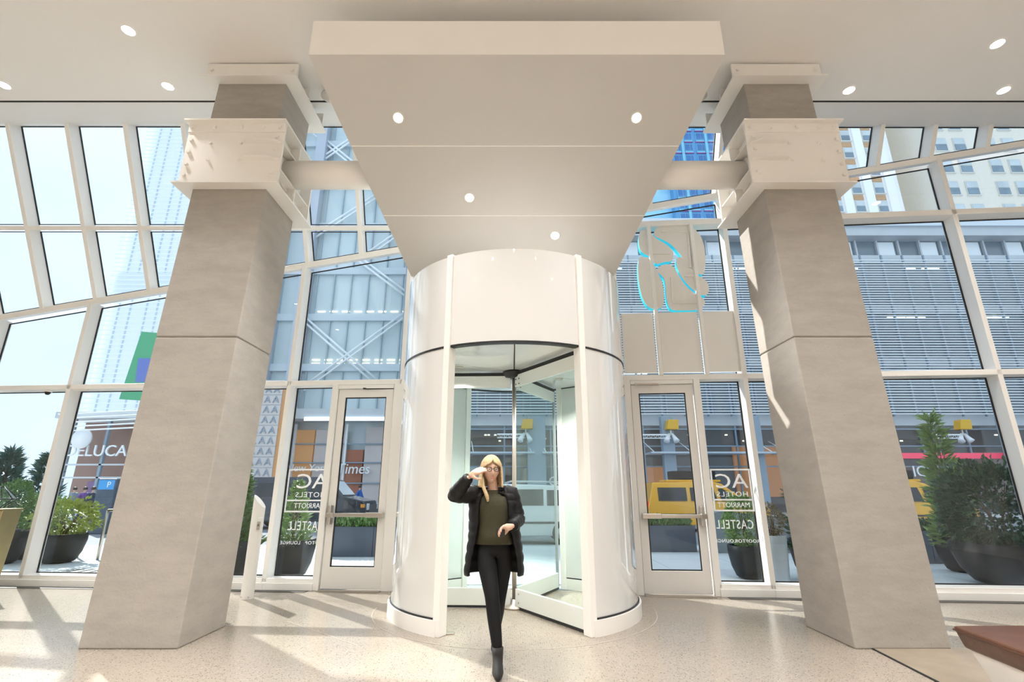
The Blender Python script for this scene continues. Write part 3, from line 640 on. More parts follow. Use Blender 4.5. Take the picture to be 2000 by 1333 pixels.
# ------------------------------------------------------------------ opposite building with horizontal rods
BY = 33.0
GLB = mat('office_glass_blue', (.20, .245, .28), .15, var=.35, scale=.25); GLD = mat('office_glass_dark', (.035, .045, .06), .12, var=.3, scale=.3)
ROD = mat('pale_ceramic_rod', (.86, .88, .90), .5); SLABB = mat('grey_floor_band', (.56, .59, .62), .6, var=.1, scale=1); POSTB = mat('blue_grey_steel', (.26, .34, .42), .5, var=.08, scale=2)
WARM = mat('warm_office_light', (1, .9, .7), .5, emit=.7, ecol=(1, .88, .66)); COOL = mat('cool_office_light', (.9, .95, 1), .5, emit=.7, ecol=(.9, .95, 1))
ob = thing('office_building', (14, BY, 0), 'long grey glass office block with rows of pale horizontal rods across the street', 'building')
box('glass_wall', (-6.6, BY+.9, 6.0), (52, BY+1.2, 17.9), GLB, ob)
for z in (6.0, 9.9, 13.8, 17.7): box('floor_band', (-6.8, BY+.62, z-.3), (52, BY+.9, z+.3), SLABB, ob)
for i in range(38):
    x = -6.4+i*1.53; box('wall_mullion', (x-.04, BY+.75, 6.3), (x+.04, BY+.9, 17.4), POSTB, ob)
random.seed(3)
for i in range(34):
    x = random.uniform(-6, 50); z = random.choice((9.35, 9.1, 13.2, 13.0, 17.0)); box('office_lamp', (x, BY+.82, z), (x+random.uniform(.6, 1.6), BY+.88, z+.07), random.choice((WARM, COOL)), ob)
vs, fs = tube_geo([(-7.0, 0, 0), (52, 0, 0)], .042, 6); rodm = None
nz = int((17.6-6.25)/.185)
for i in range(nz):
    z = 6.25+i*.185
    if rodm is None: o = mesh('louver_rod', vs, fs, ROD, ob, True); rodm = o.data
    else: o = link(bpy.data.objects.new('louver_rod', rodm), ob)
    o.location = (0, BY+.12, z)
pm_ = None
for i in range(39):
    x = -6.9+i*1.53
    if pm_ is None: o = box('rod_post', (-.045, BY+.17, 6.1), (.045, BY+.3, 17.8), POSTB, ob); pm_ = o.data
    else: o = link(bpy.data.objects.new('rod_post', pm_), ob)
    o.location = (x, 0, 0)
box('clerestory_glass', (-6.6, BY+1.2, 17.9), (52, BY+1.4, 19.4), GLB, ob)
for i in range(37):
    x = -6.3+i*1.6; box('clerestory_mullion', (x-.06, BY+1.0, 17.9), (x+.06, BY+1.2, 19.4), SLABB, ob)
    if i % 2: box('clerestory_blind', (x+.12, BY+1.1, 18.1), (x+1.3, BY+1.16, 19.3), ROD, ob)
box('roof_fascia', (-6.8, BY+.2, 19.4), (52, BY+1.6, 20.1), SLABB, ob); box('roof_edge', (-6.9, BY, 20.1), (52, BY+1.8, 20.7), mat('pale_roof_edge', (.68, .72, .77), .5), ob)
box('end_return', (-6.9, BY+.3, 6.0), (-6.6, BY+5, 20), SLABB, ob)
# ground floor shops
SHOPD = mat('dark_shop_interior', (.13, .11, .11), .6, var=.5, scale=.6); ORANGE = mat('orange_shop_wall', (.42, .17, .07), .6, emit=.12, ecol=(.9, .32, .08), var=.2, scale=.6)
RED = mat('red_light_trail', (.62, .05, .10), .5, emit=.25, ecol=(.8, .08, .16)); BROWN = mat('brown_shop_wall', (.28, .17, .14), .6, var=.3, scale=.5)
box('shop_back', (-6.8, BY+3.0, 0), (52, BY+3.3, 5.9), SHOPD, ob); box('shop_ceiling', (-6.8, BY+.6, 5.55), (52, BY+3.2, 5.7), SLABB, ob)
for x0, x1, z0, z1, m_ in ((8.6, 10.8, .3, 3.0, ORANGE), (15.4, 19.5, 1.0, 4.4, ORANGE), (20.2, 23, .5, 3.4, ORANGE), (26, 31, .4, 3.0, BROWN), (-3.5, -.5, .4, 3.0, SLABB), (2, 6, .5, 3.8, GLB), (32, 40, .6, 4.0, BROWN)):
    box('shop_wall', (x0, BY+2.7, z0), (x1, BY+2.95, z1), m_, ob)
for i in range(20):
    x = -6.6+i*3.05
    box('shop_mullion', (x-.05, BY+.5, 0), (x+.05, BY+.62, 5.5), POSTB, ob)
for z in (2.9, 4.2, 5.3): box('shop_transom', (-6.8, BY+.48, z-.04), (52, BY+.6, z+.04), POSTB, ob)
extr('shop_glass', [(-6.8, BY+.63, .1), (52, BY+.63, .1), (52, BY+.63, 5.5), (-6.8, BY+.63, 5.5)], (0, .02, 0), GLASS, ob)
for i in range(26):
    x = random.uniform(-5, 34); z = random.choice((4.6, 4.75, 5.0)); box('shop_lamp', (x, BY+1.6, z), (x+.16, BY+1.7, z+.09), WARM, ob)
for x0, x1 in ((-2.6, 1.4), (1.9, 5.6), (8.6, 11.3), (11.6, 16.3), (16.8, 21)):
    box('awning_plate', (x0, BY-1.3, 3.62), (x1, BY+.3, 3.72), mat('pale_awning_steel', (.50, .58, .66), .4), ob)
    for x in (x0+.2, x1-.2): tube('awning_rod', [(x, BY-1.2, 3.72), (x-.25, BY+.4, 4.5)], .025, ROD, ob, 6)
box('light_trail_strip', (20.5, BY-.1, 3.38), (34, BY+.1, 3.72), RED, ob)  # glowing strip standing in for the red light trail of a bus
text('shop_letters', 'ICI', .95, (26.0, BY-.02, 2.55), (1, 0, 0), (0, 0, 1), VINYL, ob, .02)
text('shop_letters', '1CM', .8, (2.7, BY-.02, 1.95), (1, 0, 0), (0, 0, 1), VINYL, ob, .02)
for x, w in ((1.55, 1.15), (9.9, .75), (15.6, .5), (23.4, .6), (31.6, .6)):
    box('street_column', (x-w/2, BY-.75, 0), (x+w/2, BY-.25, 6.0), POSTB, ob, .02)
YEL = mat('signal_yellow', (.75, .42, .01), .4); LAMPW = mat('white_flood_lamp', (.8, .82, .86), .3)
def flood(x, z, label):
    t = thing('flood_lamp', (x, BY-1.0, z), label, 'lamp')
    hexa('lamp_box', [(x-.42, BY-1.3, z-.3), (x+.32, BY-1.3, z-.3), (x+.32, BY-.76, z-.3), (x-.42, BY-.76, z-.3)], [(x-.28, BY-1.3, z+.3), (x+.36, BY-1.3, z+.3), (x+.36, BY-.76, z+.3), (x-.28, BY-.76, z+.3)], YEL, t, .02)
    tube('lamp_stem', [(x-.1, BY-1.0, z-.3), (x-.1, BY-1.0, z-.62)], .05, LAMPW, t, 8)
    for dx in (-.30, .22):
        tube('lamp_head', [(x-.1+dx*.3, BY-1.0, z-.55), (x-.1+dx, BY-1.1, z-.9), (x-.1+dx*1.2, BY-1.2, z-1.05)], [.07, .15, .19], LAMPW, t, 12)
    o = box('truss_arm', (x-1.9, BY-1.05, z-.66), (x-.15, BY-.95, z-.58), ROD, t)
    for q in range(6): tube('truss_web', [(x-1.8+q*.28, BY-1, z-.62), (x-1.66+q*.28, BY-1, z-.82), (x-1.52+q*.28, BY-1, z-.62)], .015, ROD, o, 5)
    box('truss_chord', (x-1.9, BY-1.03, z-.86), (x-.15, BY-.97, z-.81), ROD, o)
for (u, v, lab) in ((1030, 829, 'yellow boxed flood lamp on the column seen through the revolving door'), (1313, 830, 'yellow boxed flood lamp on truss arm seen through the right door'), (1882, 830, 'yellow boxed flood lamp on truss arm seen above the big right shrub')):
    p = at_y(u, v, BY-1.1); flood(p.x, p.z, lab)

# ------------------------------------------------------------------ braced glass bay on the left
gb = thing('braced_glass_building', (-13, 37, 0), 'tall pale glass building bay with crossed steel bracing across the street', 'building')
GY = 36.5; PALE = mat('pale_green_glass', (.62, .70, .72), .18, var=.16, scale=.12); STW = mat('white_bracing_steel', (.88, .90, .92), .4); LIL = mat('lilac_grey_steel', (.50, .53, .60), .5)
box('glass_wall', (-18.5, GY+.6, 0), (-7.0, GY+.9, 46), PALE, gb); box('side_wall', (-7.2, GY-3.2, 6), (-7.0, GY+.9, 46), PALE, gb)
for z in (6.6, 10.3, 14.3, 18.2, 22.2, 26.2, 30.2, 34.2, 38.2): box('floor_beam', (-18.4, GY+.3, z-.28), (-7.0, GY+.6, z+.28), mat('pale_floor_beam', (.62, .68, .72), .5), gb)
for i in range(9):
    x = -18.2+i*1.36; box('mullion', (x-.045, GY+.42, 6.6), (x+.045, GY+.62, 44), mat('blue_grey_mullion', (.42, .50, .55), .5), gb)
def brace(u0, v0, u1, v1, n_=2):
    a, b = at_y(u0, v0, GY), at_y(u1, v1, GY); d_ = (b-a).normalized(); up = Vector((-d_.z, 0, d_.x))
    for s in (-.16, .16): tube('brace_rod', [a+up*s, b+up*s], .085, STW, gb, 8)
brace(592, 622, 745, 756); brace(592, 760, 800, 608); brace(700, 505, 800, 580); brace(715, 500, 800, 440); brace(600, 330, 720, 250); brace(615, 260, 720, 345); brace(600, 470, 740, 380)
box('steel_column', (-16.6, GY-.4, 0), (-15.8, GY+.4, 46), LIL, gb); box('steel_column', (-18.9, GY-.5, 0), (-18.2, GY+.4, 46), LIL, gb); box('corner_post', (-7.6, GY-3.4, 0), (-7.1, GY-2.9, 46), POSTB, gb)
box('canopy_beam', (-18.5, GY-1.5, 6.2), (-7.0, GY+.5, 6.9), SLABB, gb); box('canopy_light', (-14.4, GY-1.6, 6.05), (-8.0, GY-1.52, 6.3), COOL, gb)
for z in (10.9, 10.6, 14.8):
    for i in range(8): box('office_lamp', (-15.2+i*.95, GY+.5, z), (-14.6+i*.95, GY+.58, z+.08), WARM, gb)
ORP = mat('orange_lit_panel', (.52, .28, .13), .6, emit=.08, ecol=(.9, .42, .12)); PINK = mat('pinkish_glass', (.62, .54, .52), .3, var=.3, scale=.4); BRK = mat('red_brick_lobby', (.40, .15, .09), .7, var=.2, scale=1)
for x0, x1, z0, z1, m_ in ((-18.4, -15.6, 0, 6.2, PINK), (-15.5, -14.2, 1.6, 5.6, ORP), (-14.1, -11.9, .4, 5.6, PINK), (-11.8, -10.6, .2, 4.2, BRK), (-10.5, -7.3, .2, 5.8, PINK)):
    box('lobby_panel', (x0, GY+.1, z0), (x1, GY+.3, z1), m_, gb)
for z in (1.9, 3.3, 4.6): box('lobby_transom', (-18.4, GY-.05, z-.04), (-7.2, GY+.09, z+.04), POSTB, gb)
for x in (-15.55, -11.85, -8.9): box('lobby_post', (x-.07, GY-.1, 0), (x+.07, GY+.09, 6), ROD, gb)
p = at_y(690, 917, GY-.3); text('lobby_letters', 'Times', 1.0, p, (1, 0, 0), (0, 0, 1), VINYL, gb, .04, shear=.12, sx=.95)
p = at_y(600, 915, GY-.3); text('lobby_letters', 'New York', .7, p, (1, 0, 0), (0, 0, 1), VINYL, gb, .04, shear=.12)
# building with rows of letter A panels, left of the bay
ab = thing('letter_panel_building', (-18, 33.8, 0), 'building with pale letter A panels and orange edge left of the braced bay', 'building')
box('panel_wall', (-18.2, 33.5, 0), (-15.5, 33.8, 8.6), mat('buff_panel', (.70, .63, .60), .6, var=.06, scale=.5), ab); box('edge_strip', (-15.49, 33.6, 0), (-15.2, 33.8, 8.0), ORP, ab)
LA = mat('grey_blue_letter', (.33, .37, .45), .6)
for r_ in range(9):
    for c_i in range(4): text('panel_letter', 'A', .66, (-15.85-c_i*.56, 33.46, 2.5+r_*.68), (1, 0, 0), (0, 0, 1), LA, ab, .02)
    box('panel_joint', (-18.2, 33.47, 2.15+r_*.68), (-15.5, 33.5, 2.17+r_*.68), LA, ab)
# tall white rod-clad tower far left
tw = thing('white_tower', (-52, 72, 0), 'tall white tower with fine horizontal rods rising behind the left column', 'building')
TY = 70; WHT = mat('white_tower_cladding', (.94, .95, .96), .6); WIN = mat('tower_window_strip', (.60, .68, .75), .3)
box('tower_wall', (-60.2, TY+.5, 0), (-40, TY+20, 120), WHT, tw)
for x in (-58.6, -56.9, -54.5, -52.9, -50.2, -48.6, -46, -43): box('window_strip', (x-.10, TY+.4, 8), (x+.10, TY+.5, 118), WIN, tw)
vs, fs = [], []
for i in range(150):
    a, b = _boxes([((-60.6, TY, 8+i*.72), (-40, TY+.12, 8.16+i*.72))]); o_ = len(vs); vs += a; fs += [tuple(o_+q for q in f) for f in b]
o = mesh('tower_rods', vs, fs, ROD, tw); o['kind'] = 'stuff'
for z in (30, 62, 95): box('louvre_band', (-60.3, TY+.35, z), (-40, TY+.5, z+3.2), mat('tower_band', (.82, .86, .90), .5), tw)
# shop under it
sh = thing('corner_shop', (-24, BY, 0), 'low corner shop front with white roof lettering and a round white sign', 'building')
box('shop_wall', (-29.5, BY+2, 0), (-20, BY+2.3, 6.6), BROWN, sh); box('shop_roof', (-29.5, BY-.5, 5.9), (-20, BY+2.3, 6.3), SLABB, sh)
for q in range(5): tube('roof_louvre', [(-28.5, BY-1.0-.1*q, 5.0+q*.25), (-20, BY-1.0-.1*q, 5.4+q*.25)], .05, ROD, sh, 6)
for x in (-28.6, -26.3, -23.6, -21.2): box('shop_post', (x-.08, BY, 0), (x+.08, BY+.2, 5.9), POSTB, sh)
for z in (2.2, 3.0): box('shop_transom', (-29.4, BY, z-.05), (-20, BY+.18, z+.05), SLABB, sh)
for x0, x1, z0, z1, m_ in ((-28.2, -26.6, .3, 2.0, mat('purple_display', (.20, .12, .26), .5)), (-26, -24, .3, 2.0, ORP), (-23.3, -21.5, .4, 2.6, SLABB), (-25.5, -23, 3.2, 4.8, mat('tan_display', (.40, .30, .26), .6))):
    box('shop_display', (x0, BY+1.7, z0), (x1, BY+1.95, z1), m_, sh)
p = at_y(186, 882, BY-.1); text('shop_letters', 'DELUCA', 1.0, (p.x+.05, p.y, p.z), (1, 0, 0), (0, 0, 1), VINYL, sh, .05, sx=1.05)
p = at_y(158, 857, BY-.6); tube('round_sign', [p, p+Vector((0, .15, 0))], .62, VINYL, sh, 24)
# street banner
bp = at_y(280, 690, 26); BG = mat('green_banner', (.10, .42, .22), .7); BB = mat('blue_banner_letters', (.16, .22, .55), .7)
ban = thing('street_banner', (bp.x+.3, 26, 0), 'green and blue street banner hanging from a pole behind the left column', 'banner')
tube('banner_pole', [(bp.x+.9, 26, -.13), (bp.x+.9, 26, 9.6)], .07, POSTB, ban, 10)
z0, z1 = at_y(260, 780, 26).z, at_y(285, 648, 26).z
extr('banner_cloth', [(bp.x-.75, 26, z0), (bp.x+.8, 26, z0-.1), (bp.x+.8, 26, z1-.1), (bp.x-.35, 26, z1)], (0, .02, 0), BG, ban)
extr('banner_panel', [(bp.x-.1, 25.985, z0+.9), (bp.x+.6, 25.985, z0+.9), (bp.x+.6, 25.985, z0+2.2), (bp.x-.2, 25.985, z0+2.2)], (0, .01, 0), BB, ban)

# ------------------------------------------------------------------ blue hotel tower and the brick towers beyond the roof
bt = thing('blue_tower', (34, 82, 0), 'bright blue hotel tower with square windows seen beside the canopy', 'building')
BLUE = mat('blue_cladding', (.10, .32, .60), .4, var=.05, scale=.2); BPANE = mat('tower_pane_blue', (.05, .17, .42), .15, var=.4, scale=.3); BCYA = mat('cyan_spandrel', (.22, .55, .75), .4); MAG = mat('magenta_strip', (.35, .08, .25), .5); BLP = mat('pale_blue_flank', (.30, .62, .82), .4)
TB = 80
box('tower_wall', (29.5, TB+.3, 0), (46, TB+14, 100), BLUE, bt); box('tower_flank', (24, TB+2, 0), (29.5, TB+14, 100), BLP, bt)
wm = pmn = sm = None
for r_ in range(17):
    z = 38+r_*2.45
    for c_i in range(7):
        x = 30.2+c_i*2.25
        w_ = box('window', (x, TB+.14, z), (x+1.55, TB+.3, z+1.45), BCYA, bt)
        box('pane', (x+.08, TB+.1, z+.08), (x+.95, TB+.14, z+1.37), BPANE, w_); box('pane', (x+1.03, TB+.1, z+.08), (x+1.47, TB+.14, z+1.37), BPANE, w_)
        box('spandrel', (x, TB+.12, z-.42), (x+1.55, TB+.3, z-.12), BCYA, bt); box('window_strip', (x-.1, TB+.1, z-.58), (x+1.65, TB+.3, z-.45), MAG, bt)
        if c_i % 2: box('pilaster', (x-.62, TB+.02, z-.6), (x-.12, TB+.3, z+1.8), BCYA, bt)
def brick_tower(name, label, x0, x1, y, z0, z1, ztop, dx, dz, ww, wh, wall, span, pier):
    t = thing(name, ((x0+x1)/2, y+6, 0), label, 'building')
    box('tower_wall', (x0, y+.35, 0), (x1, y+16, ztop), wall, t)
    PN = mat('sash_pane', (.20, .27, .33), .12, var=.6, scale=.35); FR = mat('sash_frame', (.66, .64, .60), .6)
    x = x0+1.2
    i = 0
    while x+ww < x1:
        z = z0; i += 1
        while z < z1:
            f = box('window', (x, y+.22, z), (x+ww, y+.35, z+wh), FR, t)
            box('pane', (x+.12, y+.16, z+.12), (x+ww-.12, y+.24, z+wh/2-.04), PN, f); box('pane', (x+.12, y+.16, z+wh/2+.06), (x+ww-.12, y+.24, z+wh-.12), mat('sash_blind', (.55, .60, .62), .3, var=.4, scale=.3), f)
            box('window_sill', (x-.12, y+.1, z-.18), (x+ww+.12, y+.35, z), FR, t)
            if span: box('brick_spandrel', (x, y+.26, z+wh+.12), (x+ww, y+.35, z+dz-.3), span, t)
            z += dz
        if pier: box('pier', (x+ww+.35, y, z0-4), (x+dx-.35, y+.35, ztop), pier, t)
        x += dx if not (span is None and i % 2) else dx*.62
    return t
brick_tower('white_brick_tower', 'white pier tower with orange brick spandrels right of the right column', 54, 67.5, 76, 40, 72, 110, 3.9, 3.6, 1.7, 2.2, mat('white_brick', (.90, .88, .86), .8, var=.05, scale=1), mat('orange_brick', (.55, .33, .18), .8, var=.25, scale=3), mat('white_stone_pier', (.93, .92, .91), .8))
brick_tower('beige_brick_tower', 'beige brick tower with sash windows at the upper right edge', 71.5, 102, 73, 40, 72, 110, 5.2, 4.3, 2.1, 2.6, mat('beige_brick', (.80, .73, .63), .85, var=.06, scale=2), None, None)
dt_ = tag(thing('dark_glass_tower', (112, 76, 0)), 'dark blue glass tower behind the beige tower at the right edge', 'building')
box('tower_wall', (102.5, 70, 0), (125, 90, 120), GLD, dt_)
for i in range(18): box('floor_line', (102.4, 69.9, 36+i*3.4), (125, 70, 36.3+i*3.4), POSTB, dt_)

# ------------------------------------------------------------------ plants
def leafmat(name, c, v=.35): return mat(name, c, .45, var=v, scale=9)
LV = {'dark': leafmat('dark_evergreen_leaf', (.03, .085, .035)), 'blue': leafmat('bluish_needle', (.045, .12, .10)), 'mid': leafmat('mid_green_leaf', (.10, .21, .05)), 'yel': leafmat('yellow_green_leaf', (.30, .36, .07)), 'lite': leafmat('light_green_leaf', (.24, .36, .12)), 'dry': leafmat('dry_leaf', (.17, .13, .07))}
STEM = mat('woody_stem', (.12, .08, .05), .8, var=.2, scale=10)
def foliage(name, c, rx, ry, rz, n, ls, m, parent, shape='ball', seed=1, needle=False):
    rnd = random.Random(seed); vs = []; fs = []
    for i in range(n):
        a = rnd.uniform(0, 2*math.pi); 
        if shape == 'ball':
            zz = rnd.uniform(-1, 1); r = math.sqrt(max(0, 1-zz*zz)); rad = rnd.uniform(.55, 1.0)**.5*(1+.14*math.sin(a*3+zz*5+seed)+.08*math.sin(a*7-zz*9))
            d = Vector((math.cos(a)*r, math.sin(a)*r, zz)); p = Vector((d.x*rx, d.y*ry, d.z*rz))*rad
        elif shape == 'cone':
            t = rnd.random()**1.5; rr = (1-t)**.8*(1+.25*math.sin(t*26+seed)+.15*math.sin(a*4+t*9)); q = rnd.uniform(.45, 1)
            d = Vector((math.cos(a), math.sin(a), .45)); p = Vector((math.cos(a)*rr*rx*q, math.sin(a)*rr*ry*q, (t*2-1)*rz))
        else:
            d = Vector((rnd.uniform(-.5, .5), rnd.uniform(-.5, .5), 1)); p = Vector((rnd.uniform(-rx, rx), rnd.uniform(-ry, ry), rnd.uniform(-rz, rz)*(.7+.3*math.sin(i))))
        d = d.normalized()+Vector((rnd.uniform(-.6, .6), rnd.uniform(-.6, .6), rnd.uniform(-.5, .6))); d.normalize()
        s = d.orthogonal().normalized(); s = Matrix.Rotation(rnd.uniform(0, 6.28), 3, d) @ s
        L_ = ls*rnd.uniform(.7, 1.3); w_ = L_*(.12 if needle else .30); o = Vector(c)+p; b = len(vs)
        up = s.cross(d)*w_*.35
        vs += [o, o+d*L_*.5+s*w_+up, o+d*L_, o+d*L_*.5-s*w_+up]; fs += [(b, b+1, b+2), (b, b+2, b+3)]
    me = bpy.data.meshes.new(name); me.from_pydata([tuple(v) for v in vs], [], fs); me.materials.append(m)
    o = link(bpy.data.objects.new(name, me), parent); o['kind'] = 'stuff'; return o
def stems(c, h, n, spread, parent, seed=1, r=.014):
    rnd = random.Random(seed)
    for i in range(n):
        a = rnd.uniform(0, 6.28); q = rnd.uniform(.3, 1)*spread
        tube('stem', [c, Vector(c)+Vector((math.cos(a)*q*.4, math.sin(a)*q*.4, h*.5)), Vector(c)+Vector((math.cos(a)*q, math.sin(a)*q, h*rnd.uniform(.8, 1)))], [r, r*.8, r*.4], STEM, parent, 5)
def pot_plant(p, pr, ph, m, fshape, frx, frz, n, ls, lm, label, seed=1, cat='plant', pot='bowl', needle=False, lift=None, zb=0):
    p = Vector((p[0], p[1], zb)); t = thing('potted_shrub', p, label, cat)
    if pot == 'bowl': prof = [(pr*.50, 0), (pr*.68, ph*.06), (pr*.88, ph*.35), (pr, ph*.75), (pr, ph), (pr*.92, ph), (pr*.90, ph*.9), (0, ph*.9)]
    else: prof = [(pr*.72, 0), (pr*.8, ph*.05), (pr*.95, ph*.6), (pr, ph), (pr*.93, ph), (pr*.9, ph*.92), (0, ph*.92)]
    lathe('pot', prof, p, m, t, 24, squarish=3.2 if pot == 'bowl' else 0)
    c = p+Vector((0, 0, ph*.9)); stems(c, frz*1.5, 6, frx*.6, t, seed)
    foliage('foliage', p+Vector((0, 0, ph+frz*(.85 if lift is None else lift))), frx, frx, frz, n, ls, lm, t, fshape, seed, needle)
    return t
g = lambda u, v: on_floor(u, v)
pot_plant(g(112, 1100), .36, .56, DARKPOT, 'ball', .52, .36, 1500, .085, LV['yel'], 'yellow-green shrub in a squat black pot outside the left glass', 2)
pot_plant(g(62, 1092), .38, .62, DARKPOT, 'ball', .42, .36, 1100, .085, LV['lite'], 'light green shrub in a black pot behind the white mullion at left', 3)
for (u, v, rx, rz, y, lab, sd_) in ((6, 950, .58, 1.0, 12.5, 'bluish conifer nearest the left edge behind the glass', 4), (84, 950, .62, 1.0, 14.1, 'bluish conifer beside the left white mullion', 5)):
    c = at_y(u, v, y); t = thing('conifer_tree', (c.x, y, 0), lab, 'tree')
    tube('trunk', [(c.x, y, .1), (c.x, y, c.z+.9)], [.05, .02], STEM, t, 8); foliage('foliage', (c.x, y, c.z-.35), rx, rx, rz*1.15, 3200, .22, LV['blue'], t, 'cone', sd_, True)
    lathe('pot', [(.35, 0), (.42, .1), (.46, .62), (.42, .62), (.4, .55), (0, .55)], (c.x, y, 0), DARKPOT, t, 20)
c = at_y(28, 985, 11.0); pot_plant((c.x, 11.0), .34, .62, DARKPOT, 'ball', .30, .42, 2600, .05, LV['mid'], 'clipped bright green ball shrub above the brass counter', 6, lift=1.35)
pot_plant((-4.72, 9.10), .40, .62, DARKPOT, 'cone', .36, .66, 2600, .13, LV['mid'], 'tall loose green conifer shrub in a black pot beside the left column', 7, needle=True)
pot_plant((-5.45, 9.85), .40, .62, DARKPOT, 'ball', .42, .55, 1700, .09, LV['dark'], 'dark leafy shrub half hidden behind the left column', 8)
pot_plant(g(563, 1128), .36, .60, DARKPOT, 'cone', .30, .52, 1700, .10, LV['lite'], 'light green conical shrub in a tapered dark bowl left of the left door', 9, needle=True)
def planter_box(x0, x1, y0, y1, h, label, seed, m=SLATE, lm='mid'):
    t = thing('planter_box', ((x0+x1)/2, (y0+y1)/2, 0), label, 'planter')
    n = max(1, round((x1-x0)/1.2))
    for i in range(n): box('planter_panel', (x0+(x1-x0)*i/n+.004, y0, 0), (x0+(x1-x0)*(i+1)/n-.004, y1, h), m, t, .008)
    foliage('hedge', ((x0+x1)/2, (y0+y1)/2, h+.07), (x1-x0)/2-.05, (y1-y0)/2-.03, .12, int(1500*(x1-x0)), .09, LV[lm], t, 'hedge', seed)
planter_box(-4.3, -1.95, 12.1, 12.7, .63, 'long slate blue planter box with a low hedge outside the left door', 11)
planter_box(2.9, 4.45, 13.0, 13.5, .60, 'slate planter box with a low hedge outside the right door', 12)
hexa_ = thing('stone_ramp_wall', (5.4, 12.6, 0), 'grey granite wall with sloping top right of the right door planter', 'wall')
GRAN = mat('grey_granite', (.24, .27, .29), .75, var=.2, scale=25)
a = on_floor(1372, 1080); b = on_floor(1440, 1082)
extr('wall_block', [(4.6, 12.8, 0), (7.0, 12.8, 0), (7.0, 12.8, .75), (5.1, 12.8, .95), (4.6, 12.8, .85)], (0, .5, 0), GRAN, hexa_, .01)
pot_plant((4.02, 9.25), .29, .52, DARKPOT, 'ball', .32, .44, 3200, .05, LV['lite'], 'clipped pale green shrub in a dark rounded pot right of the right door', 13)
pot_plant((4.15, 8.55), .19, .74, GREYPOT, 'ball', .17, .25, 700, .05, LV['dry'], 'dry greyish shrub in a tall pale grey planter by the mullion', 14, pot='tall')
pot_plant((5.05, 8.95), .38, .64, DARKPOT, 'cone', .42, 1.0, 3000, .13, LV['dark'], 'tall dark green conifer in a black pot left of the right column', 15, needle=True)
pot_plant((7.85, 8.60), .62, .62, DARKPOT, 'ball', .74, .66, 5200, .095, LV['dark'], 'large dark leafy shrub in a wide black pot outside the right glass', 16, lift=.80)
pot_plant((9.75, 9.3), .45, .60, DARKPOT, 'cone', .42, .78, 2600, .13, LV['mid'], 'green conifer at the right edge beside the large shrub', 17, needle=True)
pot_plant((8.25, 9.95), .34, .60, DARKPOT, 'cone', .30, 1.2, 1300, .22, LV['lite'], 'thin feathery light green conifer rising behind the large shrub', 18, needle=True)
planter_box(7.4, 9.7, 11.0, 11.6, .62, 'slate blue planter box with trailing plants behind the right column', 19, lm='dark')
# entrance mat, handrail, kiosk
mc = on_floor(150, 1122)
mt_ = thing('entrance_mat', (mc.x, mc.y, 0), 'dark ribbed entrance mat on the pavement at left', 'mat')
MATM = mat('dark_rubber_mat', (.05, .055, .06), .9, var=.2, scale=20)
box('mat_base', (mc.x-.5, mc.y-.75, .0), (mc.x+1.6, mc.y+.55, .010), MATM, mt_)
for i in range(9): box('mat_rib', (mc.x-.45+i*.215, mc.y-.70, .010), (mc.x-.34+i*.215, mc.y+.50, .016), GREYPOT, mt_)
hr = thing('handrail', (-9.1, 12.4, 0), 'brushed steel handrail with two posts beyond the potted shrub at left', 'handrail')
h0, h1 = on_floor(150, 1090), on_floor(190, 1094)
tube('rail_post', [h0, h0+Vector((0, 0, .85))], .03, BRUSHED, hr); tube('rail_post', [h1, h1+Vector((0, 0, 1.0))], .03, BRUSHED, hr); tube('hand_bar', [h0+Vector((-.55, .3, .98)), h0+Vector((0, 0, .85)), h0+Vector((.05, 0, .80))], .028, BRUSHED, hr)
tube('hand_bar', [h1+Vector((0, 0, 1.0)), h1+Vector((.5, -.1, 1.02))], .028, BRUSHED, hr)
kp = on_floor(203, 1026); ky = 20.0; kc = at_y(208, 985, ky)
kb = thing('parking_kiosk', (kc.x, ky, -.13), 'slim dark street kiosk with a blue top panel beside the left column', 'kiosk')
box('kiosk_body', (kc.x-.35, ky-.2, -.13), (kc.x+.35, ky+.2, 1.85), SLATE, kb, .03); box('kiosk_panel', (kc.x-.3, ky-.215, 1.45), (kc.x+.3, ky-.2, 1.8), mat('kiosk_blue', (.04, .25, .55), .4, emit=.2), kb)
text('kiosk_mark', 'P', .3, (kc.x+.1, ky-.222, 1.62), (1, 0, 0), (0, 0, 1), VINYL, kb, .002)

